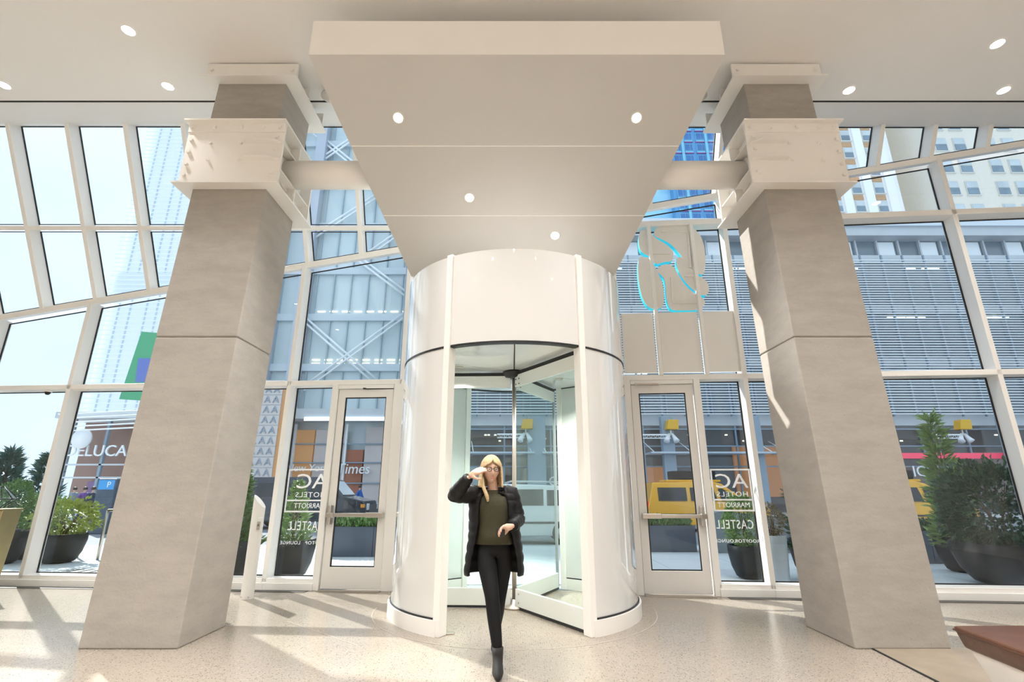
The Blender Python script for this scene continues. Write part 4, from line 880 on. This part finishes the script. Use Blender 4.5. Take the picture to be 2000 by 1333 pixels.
# ------------------------------------------------------------------ vehicles
RUB = mat('tyre_rubber', (.015, .015, .016), .8); HUB = mat('wheel_hub', (.55, .56, .58), .3, .8); CGL = mat('car_window', (.02, .028, .035), .08); CHR = mat('bumper_trim', (.06, .06, .065), .4)
HL = mat('head_lamp', (.75, .78, .8), .1); TL = mat('tail_lamp', (.7, .03, .02), .3, emit=.3); AMB = mat('amber_lamp', (.8, .3, .03), .3)
def vehicle(name, x, y, face, L_, prof, width, wheels, wr, wins, paint, label, cat, extra=None):
    """prof: side outline (s along the length, 0 = tail), face = +1 drives to +X"""
    z0 = -.13; t = thing(name, (x, y, z0), label, cat)
    X = lambda s: x+face*(s-L_/2)
    vs = []; n = len(prof); tum = .10; belt = max(p[1] for p in prof)*.58
    for side in (-1, 1):
        for s, z in prof:
            k = max(0, (z-belt))/(max(p[1] for p in prof)-belt); vs.append((X(s), y+side*(width/2-tum*k), z0+z))
    fs = [tuple(range(n)), tuple(range(2*n-1, n-1, -1))]+[(i, (i+1) % n, n+(i+1) % n, n+i) for i in range(n)]
    mesh('body', vs, fs, paint, t, bevel=.035, seg=2)
    zt = max(p[1] for p in prof)
    for w in wins:
        for side in (-1, 1):
            ps = []
            for s, z in w:
                k = max(0, z-belt)/(zt-belt); ps.append((X(s), y+side*(width/2-tum*k+.004), z0+z))
            extr('side_window', ps, (0, side*.006, 0), CGL, t)
    for s in wheels:
        for side in (-1, 1):
            yy = y+side*(width/2-.10)
            w_ = tube('wheel', [(X(s), yy-.11, z0+wr), (X(s), yy+.11, z0+wr)], wr, RUB, t, 22)
            yo = yy+side*.112; h_ = tube('wheel_hub', [(X(s), yo, z0+wr), (X(s), yo+side*.012, z0+wr)], wr*.62, HUB, w_, 18)
    for s, m_ in ((-.02, TL), (L_+.0, HL)):
        zz = zt*.52 if s < 0 else zt*.42
        for side in (-1, 1): box('lamp', (min(X(s), X(s)+face*.04)-.01, y+side*(width/2-.2)-.12, z0+zz-.12), (max(X(s), X(s)+face*.04)+.01, y+side*(width/2-.2)+.12, z0+zz+.14), m_, t, .01)
    for s in (-.06, L_-.04): box('bumper', (min(X(s), X(s+.12)), y-width/2+.03, z0+.28), (max(X(s), X(s+.12)), y+width/2-.03, z0+.52), CHR, t, .02)
    for side in (-1, 1):
        yy = y+side*(width/2+.005); box('side_trim', (min(X(.5), X(L_-.8)), min(yy, yy+side*.012), z0+.62), (max(X(.5), X(L_-.8)), max(yy, yy+side*.012), z0+.68), CHR, t)
    if extra: extra(t, X, y, z0)
    return t
TAXI = mat('taxi_yellow', (.85, .42, .01), .25, coat=.6); NAVY = mat('navy_van_paint', (.012, .018, .035), .2, coat=.8); SILV = mat('white_car_paint', (.70, .74, .77), .25, coat=.7)
vanp = [(.05, .35), (0, .9), (.08, 1.2), (.25, 1.85), (2.6, 1.9), (3.0, 1.80), (3.75, 1.25), (4.6, 1.02), (4.75, .8), (4.75, .35), (4.2, .25), (.5, .25)]
vw = [[(.42, 1.15), (1.55, 1.15), (1.55, 1.66), (.42, 1.66)], [(1.7, 1.15), (2.75, 1.15), (2.62, 1.66), (1.7, 1.66)], [(2.9, 1.15), (3.62, 1.15), (2.98, 1.62), (2.82, 1.62)]]
def roof_sign(t, X, y, z0):
    o = box('roof_sign', (min(X(1.2), X(3.0)), y-.32, z0+1.98), (max(X(1.2), X(3.0)), y+.32, z0+2.32), DARKPOT, t, .04)
    box('roof_rack', (min(X(.9), X(3.1)), y-.5, z0+1.88), (max(X(.9), X(3.1)), y+.5, z0+1.96), YEL, t, .02)
tc = on_floor(1350, 1030)
vehicle('taxi_van', at_y(1368, 980, 21.6).x, 21.6, 1, 4.75, vanp, 1.8, (.85, 3.85), .33, vw, TAXI, 'yellow taxi van with a black roof sign seen through the right door', 'van', roof_sign)
vehicle('taxi_van', at_y(1752, 980, 20.6).x, 20.6, 1, 4.75, vanp, 1.8, (.85, 3.85), .33, vw, TAXI, 'yellow taxi van half hidden behind the large shrub at right', 'van', roof_sign)
cvp = [(.0, .4), (0, 1.9), (.15, 2.1), (3.7, 2.1), (4.05, 1.98), (4.65, 1.32), (5.55, 1.12), (5.68, .9), (5.68, .4), (5, .3), (.5, .3)]
cw = [[(.6, 1.3), (1.9, 1.3), (1.9, 1.85), (.6, 1.85)], [(2.05, 1.3), (3.1, 1.3), (3.1, 1.85), (2.05, 1.85)], [(3.3, 1.25), (4.5, 1.25), (4.02, 1.86), (3.3, 1.86)]]
def grille(t, X, y, z0):
    box('grille', (min(X(5.66), X(5.72)), y-.6, z0+.62), (max(X(5.66), X(5.72)), y+.6, z0+.98), CHR, t, .01)
    for s in (-1, 1): box('turn_lamp', (X(5.45), y+s*.985-.02, z0+.86), (X(5.62), y+s*.985+.02, z0+1.0), AMB, t)
    extr('windscreen', [(X(4.1), y-.75, z0+1.93), (X(4.1), y+.75, z0+1.93), (X(4.63), y+.82, z0+1.36), (X(4.63), y-.82, z0+1.36)], (.012, 0, .012), HL, t)
vehicle('dark_van', at_y(728, 980, 23).x-2.84, 23.0, 1, 5.68, cvp, 1.95, (1.0, 4.6), .37, cw, NAVY, 'dark navy passenger van on the road seen through the left door', 'van', grille)
suvp = [(.05, .4), (0, .95), (.2, 1.15), (.75, 1.68), (2.6, 1.74), (3.5, 1.12), (4.5, .98), (4.65, .75), (4.65, .4), (4.2, .28), (.5, .28)]
sw = [[(.55, 1.12), (1.35, 1.12), (1.35, 1.56), (.85, 1.56)], [(1.45, 1.12), (2.2, 1.12), (2.2, 1.58), (1.45, 1.58)], [(2.3, 1.12), (3.25, 1.12), (2.65, 1.58), (2.3, 1.58)]]
def rails(t, X, y, z0):
    for s in (-1, 1): tube('roof_rail', [(X(.8), y+s*.68, z0+1.74), (X(1.0), y+s*.68, z0+1.80), (X(2.4), y+s*.68, z0+1.82), (X(2.6), y+s*.68, z0+1.76)], .02, HUB, t, 6)
vehicle('white_car', .05, 16.4, -1, 4.65, suvp, 1.85, (.85, 3.75), .36, sw, SILV, 'white estate car parked at the kerb seen through the revolving door', 'car', rails)
sedp = [(.05, .35), (0, .85), (.9, .98), (1.5, 1.42), (2.8, 1.45), (3.5, 1.0), (4.4, .85), (4.5, .35), (4, .25), (.5, .25)]
sdw = [[(1.1, 1.0), (2.0, 1.0), (2.0, 1.35), (1.55, 1.35)], [(2.1, 1.0), (3.2, 1.0), (2.75, 1.36), (2.1, 1.36)]]
vehicle('silver_car', at_y(1240, 990, 25.5).x, 25.5, 1, 4.5, sedp, 1.8, (.85, 3.6), .32, sdw, SILV, 'silver saloon behind the yellow taxi van, by the drum edge', 'car')

# ------------------------------------------------------------------ people
SKIN = mat('skin', (.62, .40, .30), .5, var=.05, scale=8); HAIRB = mat('blonde_hair', (.64, .48, .27), .5, var=.25, scale=25, bump=.5, bscale=60); HAIRD = mat('dark_hair', (.04, .025, .02), .5)
COATB = mat('black_puffer_nylon', (.007, .007, .008), .5, var=.2, scale=6, spec=.25); OLIVE = mat('olive_sweater', (.042, .038, .018), .85, var=.15, scale=12, bump=.2, bscale=90); TROUS = mat('black_trousers', (.007, .007, .008), .7, spec=.2); BOOT = mat('black_suede', (.012, .011, .011), .8)
def skin_mesh(name, chains, m, parent, sub=2, remesh=0):
    """chains: list of [(pos, radius), ...] whose coincident points join; one continuous surface"""
    vs = []; rs = []; es = []; idx = {}
    def vid(p, r):
        key = tuple(round(c, 4) for c in p)
        if key not in idx: idx[key] = len(vs); vs.append(tuple(p)); rs.append(r)
        return idx[key]
    for ch in chains:
        ids = [vid(Vector(p), r) for p, r in ch]
        es += [(a, b) for a, b in zip(ids, ids[1:])]
    me = bpy.data.meshes.new(name); me.from_pydata(vs, es, []); o = bpy.data.objects.new(name, me); COL.objects.link(o)
    sk = o.modifiers.new('s', 'SKIN'); sk.use_smooth_shade = True
    for i, r in enumerate(rs):
        d = me.skin_vertices[0].data[i]; d.radius = (r, r) if not isinstance(r, tuple) else r; d.use_root = i == 0
    if sub: o.modifiers.new('u', 'SUBSURF').levels = sub
    if remesh:
        rm = o.modifiers.new('r', 'REMESH'); rm.mode = 'VOXEL'; rm.voxel_size = remesh; rm.use_smooth_shade = True
        sm_ = o.modifiers.new('c', 'SMOOTH'); sm_.iterations = 3; sm_.factor = .5
    dg = bpy.context.evaluated_depsgraph_get(); dg.update(); nm = bpy.data.meshes.new_from_object(o.evaluated_get(dg)); bpy.data.objects.remove(o)
    nm.materials.clear(); nm.materials.append(m); nm.name = name
    for p in nm.polygons: p.use_smooth = True
    return link(bpy.data.objects.new(name, nm), parent)
def loft(name, rings, m, parent, thick=0, smooth=True, closed=True):
    """rings: lists of points of equal length"""
    n = len(rings[0]); vs = [p for r in rings for p in r]; fs = []
    for j in range(len(rings)-1):
        for i in range(n if closed else n-1): fs.append((j*n+i, j*n+(i+1) % n, (j+1)*n+(i+1) % n, (j+1)*n+i))
    o = mesh(name, vs, fs, m, parent, smooth)
    if thick:
        md = o.modifiers.new('t', 'SOLIDIFY'); md.thickness = thick; md.offset = 0
    return o
def ering(c, a, b, n=28, a0=0., a1=2*math.pi, tilt=(0, 0), p=2.3, closed=True):
    out = []
    for i in range(n):
        t = a0+(a1-a0)*i/(n if closed else n-1); ca, sa = math.cos(t), math.sin(t); q = (abs(ca)**p+abs(sa)**p)**(-1/p)
        x, y = a*ca*q, b*sa*q; out.append(Vector((c[0]+x, c[1]+y, c[2]+x*tilt[0]+y*tilt[1])))
    return out
def sleeve_geo(pts, rad, n=16, puff=.0, seg=5):
    P_ = []; R_ = []
    for i in range(len(pts)-1):
        for j in range(seg):
            f = j/seg; P_.append(Vector(pts[i]).lerp(Vector(pts[i+1]), f)); R_.append(rad[i]+(rad[i+1]-rad[i])*f+puff*abs(math.sin((i*seg+j)*.9)))
    P_.append(Vector(pts[-1])); R_.append(rad[-1]); return tube_geo(P_, R_, n)
def head_verts(c, s=1., fwd=Vector((0, -1, 0))):
    """sculpted head: points of a sphere pushed into a face; local -Y is forward"""
    f = Vector(fwd).normalized(); r = f.cross(Vector((0, 0, 1))).normalized(); up = r.cross(f)
    vs = []; fs = []; nu, nv = 36, 28
    for j in range(nv+1):
        ph = -math.pi/2+math.pi*j/nv
        for i in range(nu):
            th = 2*math.pi*i/nu; x = math.cos(ph)*math.sin(th); y = math.cos(ph)*math.cos(th); z = math.sin(ph)
            X, Y, Z = x*.074, y*.094, z*.118
            if z < 0: X *= 1-.34*(-z)**1.2; Y *= 1-.12*(-z)
            if y > 0:
                g_ = lambda a, b, sa, sb: math.exp(-((X-a)/sa)**2-((Z-b)/sb)**2)
                Y += .026*g_(0, -.018, .012, .026)+.010*g_(0, -.032, .020, .010)              # nose
                Y += .008*g_(0, .035, .05, .012)-.012*g_(.031, .012, .018, .013)-.012*g_(-.031, .012, .018, .013)   # brow, eye sockets
                Y += .009*g_(0, -.058, .022, .007)+.007*g_(0, -.070, .020, .006)-.004*g_(0, -.0645, .02, .003)       # lips
                Y += .010*g_(0, -.098, .022, .016)+.006*g_(.042, -.02, .02, .02)+.006*g_(-.042, -.02, .02, .02)      # chin, cheeks
            vs.append(Vector(c)+(r*X+f*Y+up*Z)*s)
    for j in range(nv):
        for i in range(nu): fs.append((j*nu+i, j*nu+(i+1) % nu, (j+1)*nu+(i+1) % nu, (j+1)*nu+i))
    return vs, fs, (r, f, up)
def hand_chains(w, palm_dir, palm_n, s=1., curl=.5, side=1, thumb_out=1):
    """w wrist, palm_dir towards the fingers, palm_n out of the palm; five fingers"""
    d = Vector(palm_dir).normalized(); n = Vector(palm_n); n = (n-d*n.dot(d)).normalized(); sd_ = d.cross(n)*side
    ch = []; mid = Vector(w)+d*.045*s
    ch.append([(Vector(w), .024*s), (mid, (.033*s))])
    for k, (off, ln) in enumerate(((.030, .070), (.010, .080), (-.010, .074), (-.028, .058))):
        b = Vector(w)+d*.088*s+sd_*off*s; ch.append([(mid, .033*s), (b, .0125*s)])
        p = b; ang = 0; c = ch[-1]
        for q in range(3):
            ang += curl*(.6, .8, .6)[q]; dd = d*math.cos(ang)+n*math.sin(ang); p = p+dd*ln*s*(.44, .31, .25)[q]; c.append((p, (.0098, .0090, .0078)[q]*s))
    b = Vector(w)+d*.025*s+sd_*.034*s; p1 = b+(d*.55+sd_*.75+n*.35).normalized()*.040*s; p2 = p1+(d*.85+sd_*.2+n*.45).normalized()*.032*s
    ch.append([(mid, .033*s), (b, .015*s), (p1, .0115*s), (p2, .009*s)])
    return ch
# ---- the woman walking towards the camera
Q = lambda u, v, y: at_y(u, v, y)
wl = Q(966, 1063, 4.86)
wm_ = thing('person', (wl.x, 4.85, 0), 'blonde woman in a long black puffer coat and olive sweater striding from the revolving door', 'person')
hd = Q(959, 919, 4.80); nk = Q(962, 962, 4.86); ch = Q(965, 985, 4.87); wa = Q(965, 1035, 4.87); pe = Q(966, 1066, 4.87)
sR, eR, wR = Q(933, 966, 4.87), Q(889, 967, 4.74), Q(917, 931, 4.60)
sL, eL, wL = Q(996, 966, 4.88), Q(1011, 1014, 4.86), Q(1000, 1029, 4.62)
hipR, hipL = pe+Vector((-.085, 0, -.05)), pe+Vector((.085, .01, -.05))
kR, aR = Q(961, 1165, 4.70), Q(972, 1283, 4.62)          # leading leg
kL, aL = Vector((hipL.x-.045, 4.93, .50)), Vector((hipL.x-.075, 5.26, .17))   # trailing leg
fwd = Vector((.22, -1, -.06))
bodych = [[(pe, (.125, .10)), (wa, (.105, .085)), (ch, (.125, .095)), (nk, .055), (nk+Vector((0, -.01, .07)), .048), (hd+Vector((0, .02, -.04)), .05)],
          [(ch, (.125, .095)), (sR+Vector((.02, 0, 0)), .058), (sR.lerp(eR, .5), .044), (eR, .036), (eR.lerp(wR, .4), .034), (wR, .024)],
          [(ch, (.125, .095)), (sL-Vector((.02, 0, 0)), .058), (sL.lerp(eL, .5), .044), (eL, .036), (eL.lerp(wL, .4), .034), (wL, .024)],
          [(pe, (.125, .10)), (hipR, .088), (hipR.lerp(kR, .5), .074), (kR, .055), (kR.lerp(aR, .35), .053), (aR, .034), (aR+Vector((0, -.07, -.085)), .020)],
          [(pe, (.125, .10)), (hipL, .088), (hipL.lerp(kL, .5), .074), (kL, .055), (kL.lerp(aL, .35), .053), (aL, .034), (aL+Vector((0, -.07, -.10)), .020)]]
body = skin_mesh('body', bodych, SKIN, wm_, 2)
extra_geo = []
for chn in hand_chains(wR, Q(950, 911, 4.62)-wR, Vector((.25, .6, -.5)), 1.0, .30, -1)+hand_chains(wL, Vector((-.80, -.30, -.12)), Vector((-.15, -.55, -.75)), 1.0, .75, -1):
    pts_ = [p for p, r in chn]; rad_ = [r if not isinstance(r, tuple) else r[0] for p, r in chn]
    pts_.append(pts_[-1]+(pts_[-1]-pts_[-2]).normalized()*rad_[-1]*.8); rad_.append(rad_[-1]*.5); extra_geo.append(tube_geo(pts_, rad_, 10))
# head joined into the body, then one continuous surface
hv, hf, (hr_, hfw, hup) = head_verts(hd, 1.0, fwd)
bmj = bmesh.new(); bmj.from_mesh(body.data); bvs = [bmj.verts.new(v) for v in hv]
for f in hf:
    try: bmj.faces.new([bvs[i] for i in f])
    except ValueError: pass
for ev, ef in extra_geo:
    tv = [bmj.verts.new(v) for v in ev]
    for f in ef: bmj.faces.new([tv[i] for i in f])
for s in (-1, 1):                                      # ears
    e_ = bmesh.ops.create_uvsphere(bmj, u_segments=10, v_segments=8, radius=.03, matrix=Matrix.Translation(hd+hr_*s*.074-hup*.005) @ Matrix.Diagonal((.35, .6, 1, 1)))
bmesh.ops.remove_doubles(bmj, verts=bmj.verts, dist=.0002); bmesh.ops.recalc_face_normals(bmj, faces=bmj.faces)
bmj.to_mesh(body.data); bmj.free()
def voxel(o, size, it=2):
    rm = o.modifiers.new('r', 'REMESH'); rm.mode = 'VOXEL'; rm.voxel_size = size; rm.use_smooth_shade = True; sm_ = o.modifiers.new('c', 'SMOOTH'); sm_.iterations = it; sm_.factor = .5
    dg = bpy.context.evaluated_depsgraph_get(); dg.update(); nm = bpy.data.meshes.new_from_object(o.evaluated_get(dg)); o.modifiers.clear(); m_ = o.data.materials[0]
    nm.materials.clear(); nm.materials.append(m_); o.data = nm
    for p in nm.polygons: p.use_smooth = True
voxel(body, .0042)
bmk = bmesh.new(); bmk.from_mesh(body.data); seen = set(); best = []
for v0 in bmk.verts:                                   # keep the one outer surface
    if v0 in seen: continue
    comp = []; st_ = [v0]; seen.add(v0)
    while st_:
        v_ = st_.pop(); comp.append(v_)
        for e__ in v_.link_edges:
            o__ = e__.other_vert(v_)
            if o__ not in seen: seen.add(o__); st_.append(o__)
    best.append(comp)
best.sort(key=len)
for comp in best[:-1]: bmesh.ops.delete(bmk, geom=comp, context='VERTS')
print('body pieces', [len(c) for c in best][-6:]) if 0 else None
bmk.to_mesh(body.data); bmk.free()
EYEW = mat('eye_white', (.8, .78, .75), .3); IRIS = mat('eye_iris', (.08, .06, .05), .2); LIP = mat('lips', (.50, .16, .14), .45); FRM = mat('spectacle_frame', (.015, .012, .012), .3)
for s in (-1, 1):
    c = hd+hr_*s*.031+hfw*.076+hup*.012
    lathe('eye', [(0, -.012), (.008, -.008), (.012, 0), (.008, .008), (0, .012)], c, EYEW, wm_, 12)
    tube('iris', [c+hfw*.0115, c+hfw*.0135], .005, IRIS, wm_, 10)
    tube('eyebrow', [hd+hr_*s*.016+hfw*.100+hup*.032, hd+hr_*s*.034+hfw*.094+hup*.037, hd+hr_*s*.050+hfw*.078+hup*.032], .003, HAIRB, wm_, 6)
    rim = [hd+hr_*(s*.033+.023*math.cos(a))+hfw*(.108-.010*abs(math.cos(a)) if 1 else 0)+hup*(.010+.019*math.sin(a)) for a in [2*math.pi*i/18 for i in range(19)]]
    tube('spectacle_rim', rim, .0028, FRM, wm_, 6)
    tube('spectacle_arm', [hd+hr_*s*.057+hfw*.098+hup*.014, hd+hr_*s*.078+hfw*.02+hup*.016], .0024, FRM, wm_, 6)
tube('spectacle_bridge', [hd-hr_*.010+hfw*.112+hup*.014, hd+hr_*.010+hfw*.112+hup*.014], .0026, FRM, wm_, 6)
tube('mouth', [hd-hr_*.021+hfw*.090-hup*.064, hd+hfw*.1035-hup*.064, hd+hr_*.021+hfw*.090-hup*.064], [.003, .0055, .003], LIP, wm_, 8)
# bobbed hair: cap and side locks in one shell, open over the face
rings = []; nh = 40
for j in range(17):
    t = j/16; r_ = []
    for i in range(nh):
        # angle measured from the back of the head; opens towards the face lower down
        face = 0.0 if t < .30 else min(1, (t-.30)/.14)
        op = math.radians(64)*face
        a = -math.pi+op+(2*math.pi-2*op)*i/(nh-1)
        if t < .5: ph = math.pi/2*(1-t/.5); rr = math.cos(ph); zz = .134*math.sin(ph)
        else: rr = 1+.10*math.sin((t-.5)*math.pi*1.2); zz = -(t-.5)*.30
        wv = 1+.02*math.sin(i*1.9+j*.4)
        r_.append(hd+hr_*(math.sin(a)*rr*.096*wv)-hfw*(math.cos(a)*rr*.112*wv-.004)+hup*zz)
    rings.append(r_)
hair = loft('hair', rings, HAIRB, wm_, .016, True, False)
# sweater
sw_r = []
for (c, a, b) in ((pe+Vector((0, 0, .015)), .172, .125), (wa+Vector((0, 0, -.02)), .150, .115), (wa.lerp(ch, .4), .148, .118), (ch+Vector((0, -.005, -.02)), .165, .128), (ch+Vector((0, 0, .06)), .172, .118), (nk+Vector((0, 0, -.035)), .135, .085), (nk+Vector((0, 0, -.005)), .072, .066), (nk+Vector((0, -.004, .018)), .064, .060)):
    sw_r.append(ering(c, a, b))
loft('sweater', sw_r, OLIVE, wm_, .008)
# trousers
hem = aR+Vector((0, .005, .03)); hemL = aL+Vector((0, .01, .02))
skin_mesh('trousers', [[(pe+Vector((0, 0, .15)), (.142, .11)), (pe+Vector((0, 0, .06)), (.148, .115)), (pe, (.15, .122)), (hipR, .102), (hipR.lerp(kR, .5), .086), (kR, .066), (kR.lerp(aR, .35), .063), (hem, .044)],
                       [(pe, (.15, .122)), (hipL, .102), (hipL.lerp(kL, .5), .086), (kL, .066), (kL.lerp(aL, .35), .063), (hemL, .044)]], TROUS, wm_, 2)
def boot(a, toe, ground):
    d = Vector(toe); d.z = 0; d.normalize(); s = Vector((-d.y, d.x, 0)); g_ = Vector((a.x, a.y, ground)); rs = []
    for (f, z, l, w) in ((.055, .020, .125, .042), (.058, .035, .130, .046), (.050, .06, .118, .044), (.026, .095, .085, .040), (.006, .125, .060, .042), (.0, .16, .055, .044), (0, .20, .056, .046)):
        rs.append([g_+d*(f+math.cos(t)*l)+s*(math.sin(t)*w*(1 if math.cos(t) < .2 else 1-.25*math.cos(t)))+Vector((0, 0, z+max(0, -math.cos(t))*.045*(1 if z < .07 else 0))) for t in [2*math.pi*i/20 for i in range(20)]])
    vs = [p for r in rs for p in r]; n = 20; fs = [tuple(range(n-1, -1, -1)), tuple(range(6*n, 7*n))]
    for j in range(6):
        for i in range(n): fs.append((j*n+i, j*n+(i+1) % n, (j+1)*n+(i+1) % n, (j+1)*n+i))
    b_ = mesh('boot', vs, fs, BOOT, wm_, True)
    h_ = g_-d*.045; hexa('heel', [h_+d*x+s*y for x, y in ((-.02, -.022), (.025, -.022), (.025, .022), (-.02, .022))], [h_+Vector((0, 0, .07))+d*x+s*y for x, y in ((-.03, -.03), (.03, -.03), (.03, .03), (-.03, .03))], BOOT, b_)
boot(Vector((aR.x, aR.y, 0)), (.05, -1, 0), 0.0); boot(Vector((aL.x, aL.y, 0)), (0, -1, 0), .0)
# coat: open puffer shell and two sleeves in one garment
def coat(parent, m, levels, sleeves, op, puff=.008, n=40, thick=.022):
    vs = []; fs = []; rows = []
    for j in range(len(levels)-1):
        (c0, a0, b0, o0), (c1, a1, b1, o1) = levels[j], levels[j+1]
        for q in range(8):
            f = q/8; rows.append((Vector(c0).lerp(Vector(c1), f), a0+(a1-a0)*f+puff*math.sin(math.pi*((j*8+q) % 5)/5), b0+(b1-b0)*f+puff*math.sin(math.pi*((j*8+q) % 5)/5), o0+(o1-o0)*f))
    c, a, b, o_ = levels[-1]; rows.append((Vector(c), a, b, o_))
    for (c, a, b, o_) in rows:
        vs += ering(c, a, b, n, -math.pi/2+o_, 1.5*math.pi-o_, p=2.2, closed=False)
    for j in range(len(rows)-1):
        for i in range(n-1): fs.append((j*n+i, j*n+i+1, (j+1)*n+i+1, (j+1)*n+i))
    o = mesh('coat', vs, fs, m, parent, True); md = o.modifiers.new('t', 'SOLIDIFY'); md.thickness = thick; md.offset = 0
    for pts, rad in sleeves:
        v2, f2 = sleeve_geo(pts, rad, 18, .007, 6); mesh('sleeve', v2, f2, m, o, True)
    return o
hemc = Vector((pe.x-.005, 4.90, .70))
lv = [(hemc, .255, .175, .95), (pe+Vector((0, .02, -.09)), .245, .170, .88), (pe+Vector((0, .02, .06)), .225, .160, .78), (wa+Vector((0, .02, .05)), .215, .155, .66), (ch+Vector((0, .02, .0)), .220, .152, .60), (ch+Vector((0, .02, .085)), .205, .130, .50), (nk+Vector((0, .02, -.005)), .105, .085, .50), (nk+Vector((0, .02, .045)), .098, .082, .62)]
ct = coat(wm_, COATB, lv, [([sR+Vector((.05, 0, -.01)), sR, sR.lerp(eR, .5), eR, eR.lerp(wR, .5), wR-(wR-eR)*.06], [.085, .083, .074, .068, .056, .044]), ([sL+Vector((-.05, 0, -.01)), sL, sL.lerp(eL, .5), eL, eL.lerp(wL, .5), wL-(wL-eL)*.06], [.085, .083, .074, .068, .056, .046])], 0)
ph_c = wL+Vector((-.10, -.035, -.045))
ph_ = tag(box('phone', (ph_c.x-.035, ph_c.y-.006, ph_c.z-.03), (ph_c.x+.04, ph_c.y+.006, ph_c.z+.035), BLACK, None, .004), 'small black phone held in the walking woman\'s hand', 'phone')
tube('hair_lock', [hd+hr_*.080-hup*.06+hfw*.02, hd+hr_*.078-hup*.14+hfw*.045, hd+hr_*.045-hup*.225+hfw*.075, hd+hr_*.035-hup*.27+hfw*.085], [.012, .016, .018, .010], HAIRB, wm_, 8)
# ---- passers-by on the far pavements
def passer(u, v, y, label, top, legs, hairm, phase=1, h=1.72, extra=None, zg=0.):
    x = at_y(u, v, y).x; b = Vector((x, y, zg)); k = h/1.72; t = thing('person', b, label, 'person'); V = lambda a, c, d: b+Vector((a, c, d))*k
    st = .17*phase
    pe_, ch_, nk_ = V(0, 0, .92), V(.01*phase, 0, 1.28), V(0, 0, 1.46); hd_ = V(.02*phase, 0, 1.60)
    arms = [((-1), [V(-.0, -.17, 1.40), V(-.12*phase, -.23, 1.13), V(.06*phase, -.24, .92)]), (1, [V(0, .17, 1.40), V(.10*phase, .23, 1.13), V(.22*phase, .22, .95)])]
    lg = [[V(0, -.08, .86), V(st*.9, -.08, .48), V(st*1.2, -.08, .09), V(st*1.2+.13*phase, -.08, .045)], [V(0, .08, .86), V(-st*.5, .08, .48), V(-st*1.6, .08, .12), V(-st*1.6+.12*phase, .08, .05)]]
    chs = [[(pe_, (.12*k)), (ch_, .125*k), (nk_, .05*k), (hd_+Vector((0, 0, -.03)), .055*k), (hd_, .085*k), (hd_+Vector((0, 0, .07*k)), .06*k)]]
    for s, a in arms: chs.append([(ch_, .125*k), (a[0], .055*k), (a[1], .042*k), (a[2], .032*k), (a[2]+Vector((.03*phase, 0, -.08)), .03*k)])
    for l in lg: chs.append([(pe_, .12*k), (l[0], .09*k), (l[1], .06*k), (l[2], .04*k), (l[3], .035*k)])
    skin_mesh('body', chs, SKIN, t, 1)
    skin_mesh('jacket', [[(pe_+Vector((0, 0, -.05)), .150*k), (ch_, .155*k), (nk_-Vector((0, 0, .05)), .08*k)]]+[[(ch_, .155*k), (a[0], .075*k), (a[1], .060*k), (a[2], .046*k)] for s, a in arms], top, t, 1)
    skin_mesh('trousers', [[(pe_, .14*k), (l[0], .105*k), (l[1], .076*k), (l[2], .056*k)] for l in lg], legs, t, 1)
    for l in lg: tube('shoe', [l[2]+Vector((-.05*phase, 0, -.03)), l[3]+Vector((.02*phase, 0, -.0)), l[3]+Vector((.07*phase, 0, -.005))], [.05, .048, .03], BOOT, t, 8)
    lathe('hair', [(.02, .12*k), (.07*k, .10*k), (.098*k, .05*k), (.10*k, .0), (.06*k, -.03*k)], hd_-Vector((.015*phase, 0, 0)), hairm, t, 14)
    return t
JW = mat('white_jacket', (.62, .64, .66), .7); JN = mat('navy_jacket', (.02, .03, .08), .7); JP = mat('purple_jacket', (.16, .07, .30), .7); JB = mat('blue_jacket', (.03, .12, .42), .7); JG = mat('grey_blue_jacket', (.22, .28, .36), .7); DEN = mat('denim', (.05, .08, .15), .8)
passer(176, 985, 24.0, 'dark-clad pedestrian walking left of the street kiosk', JN, TROUS, HAIRD, 1, zg=-.13)
passer(190, 985, 25.2, 'pedestrian in a white jacket beside the street kiosk', JW, TROUS, HAIRD, -1, zg=-.13)
passer(160, 985, 25.5, 'pedestrian in a purple jacket in the middle of the left group', JP, DEN, HAIRD, 1, zg=-.13)
passer(140, 985, 26.6, 'pedestrian in a grey-blue jacket, leftmost of the left group', JG, DEN, HAIRD, -1, zg=-.13)
passer(702, 965, 31, 'pedestrian in a blue jacket behind the dark van hood', JB, TROUS, HAIRD, 1)
passer(746, 965, 32, 'pedestrian in a blue jacket at the right edge of the left door glass', JB, DEN, HAIRD, -1)
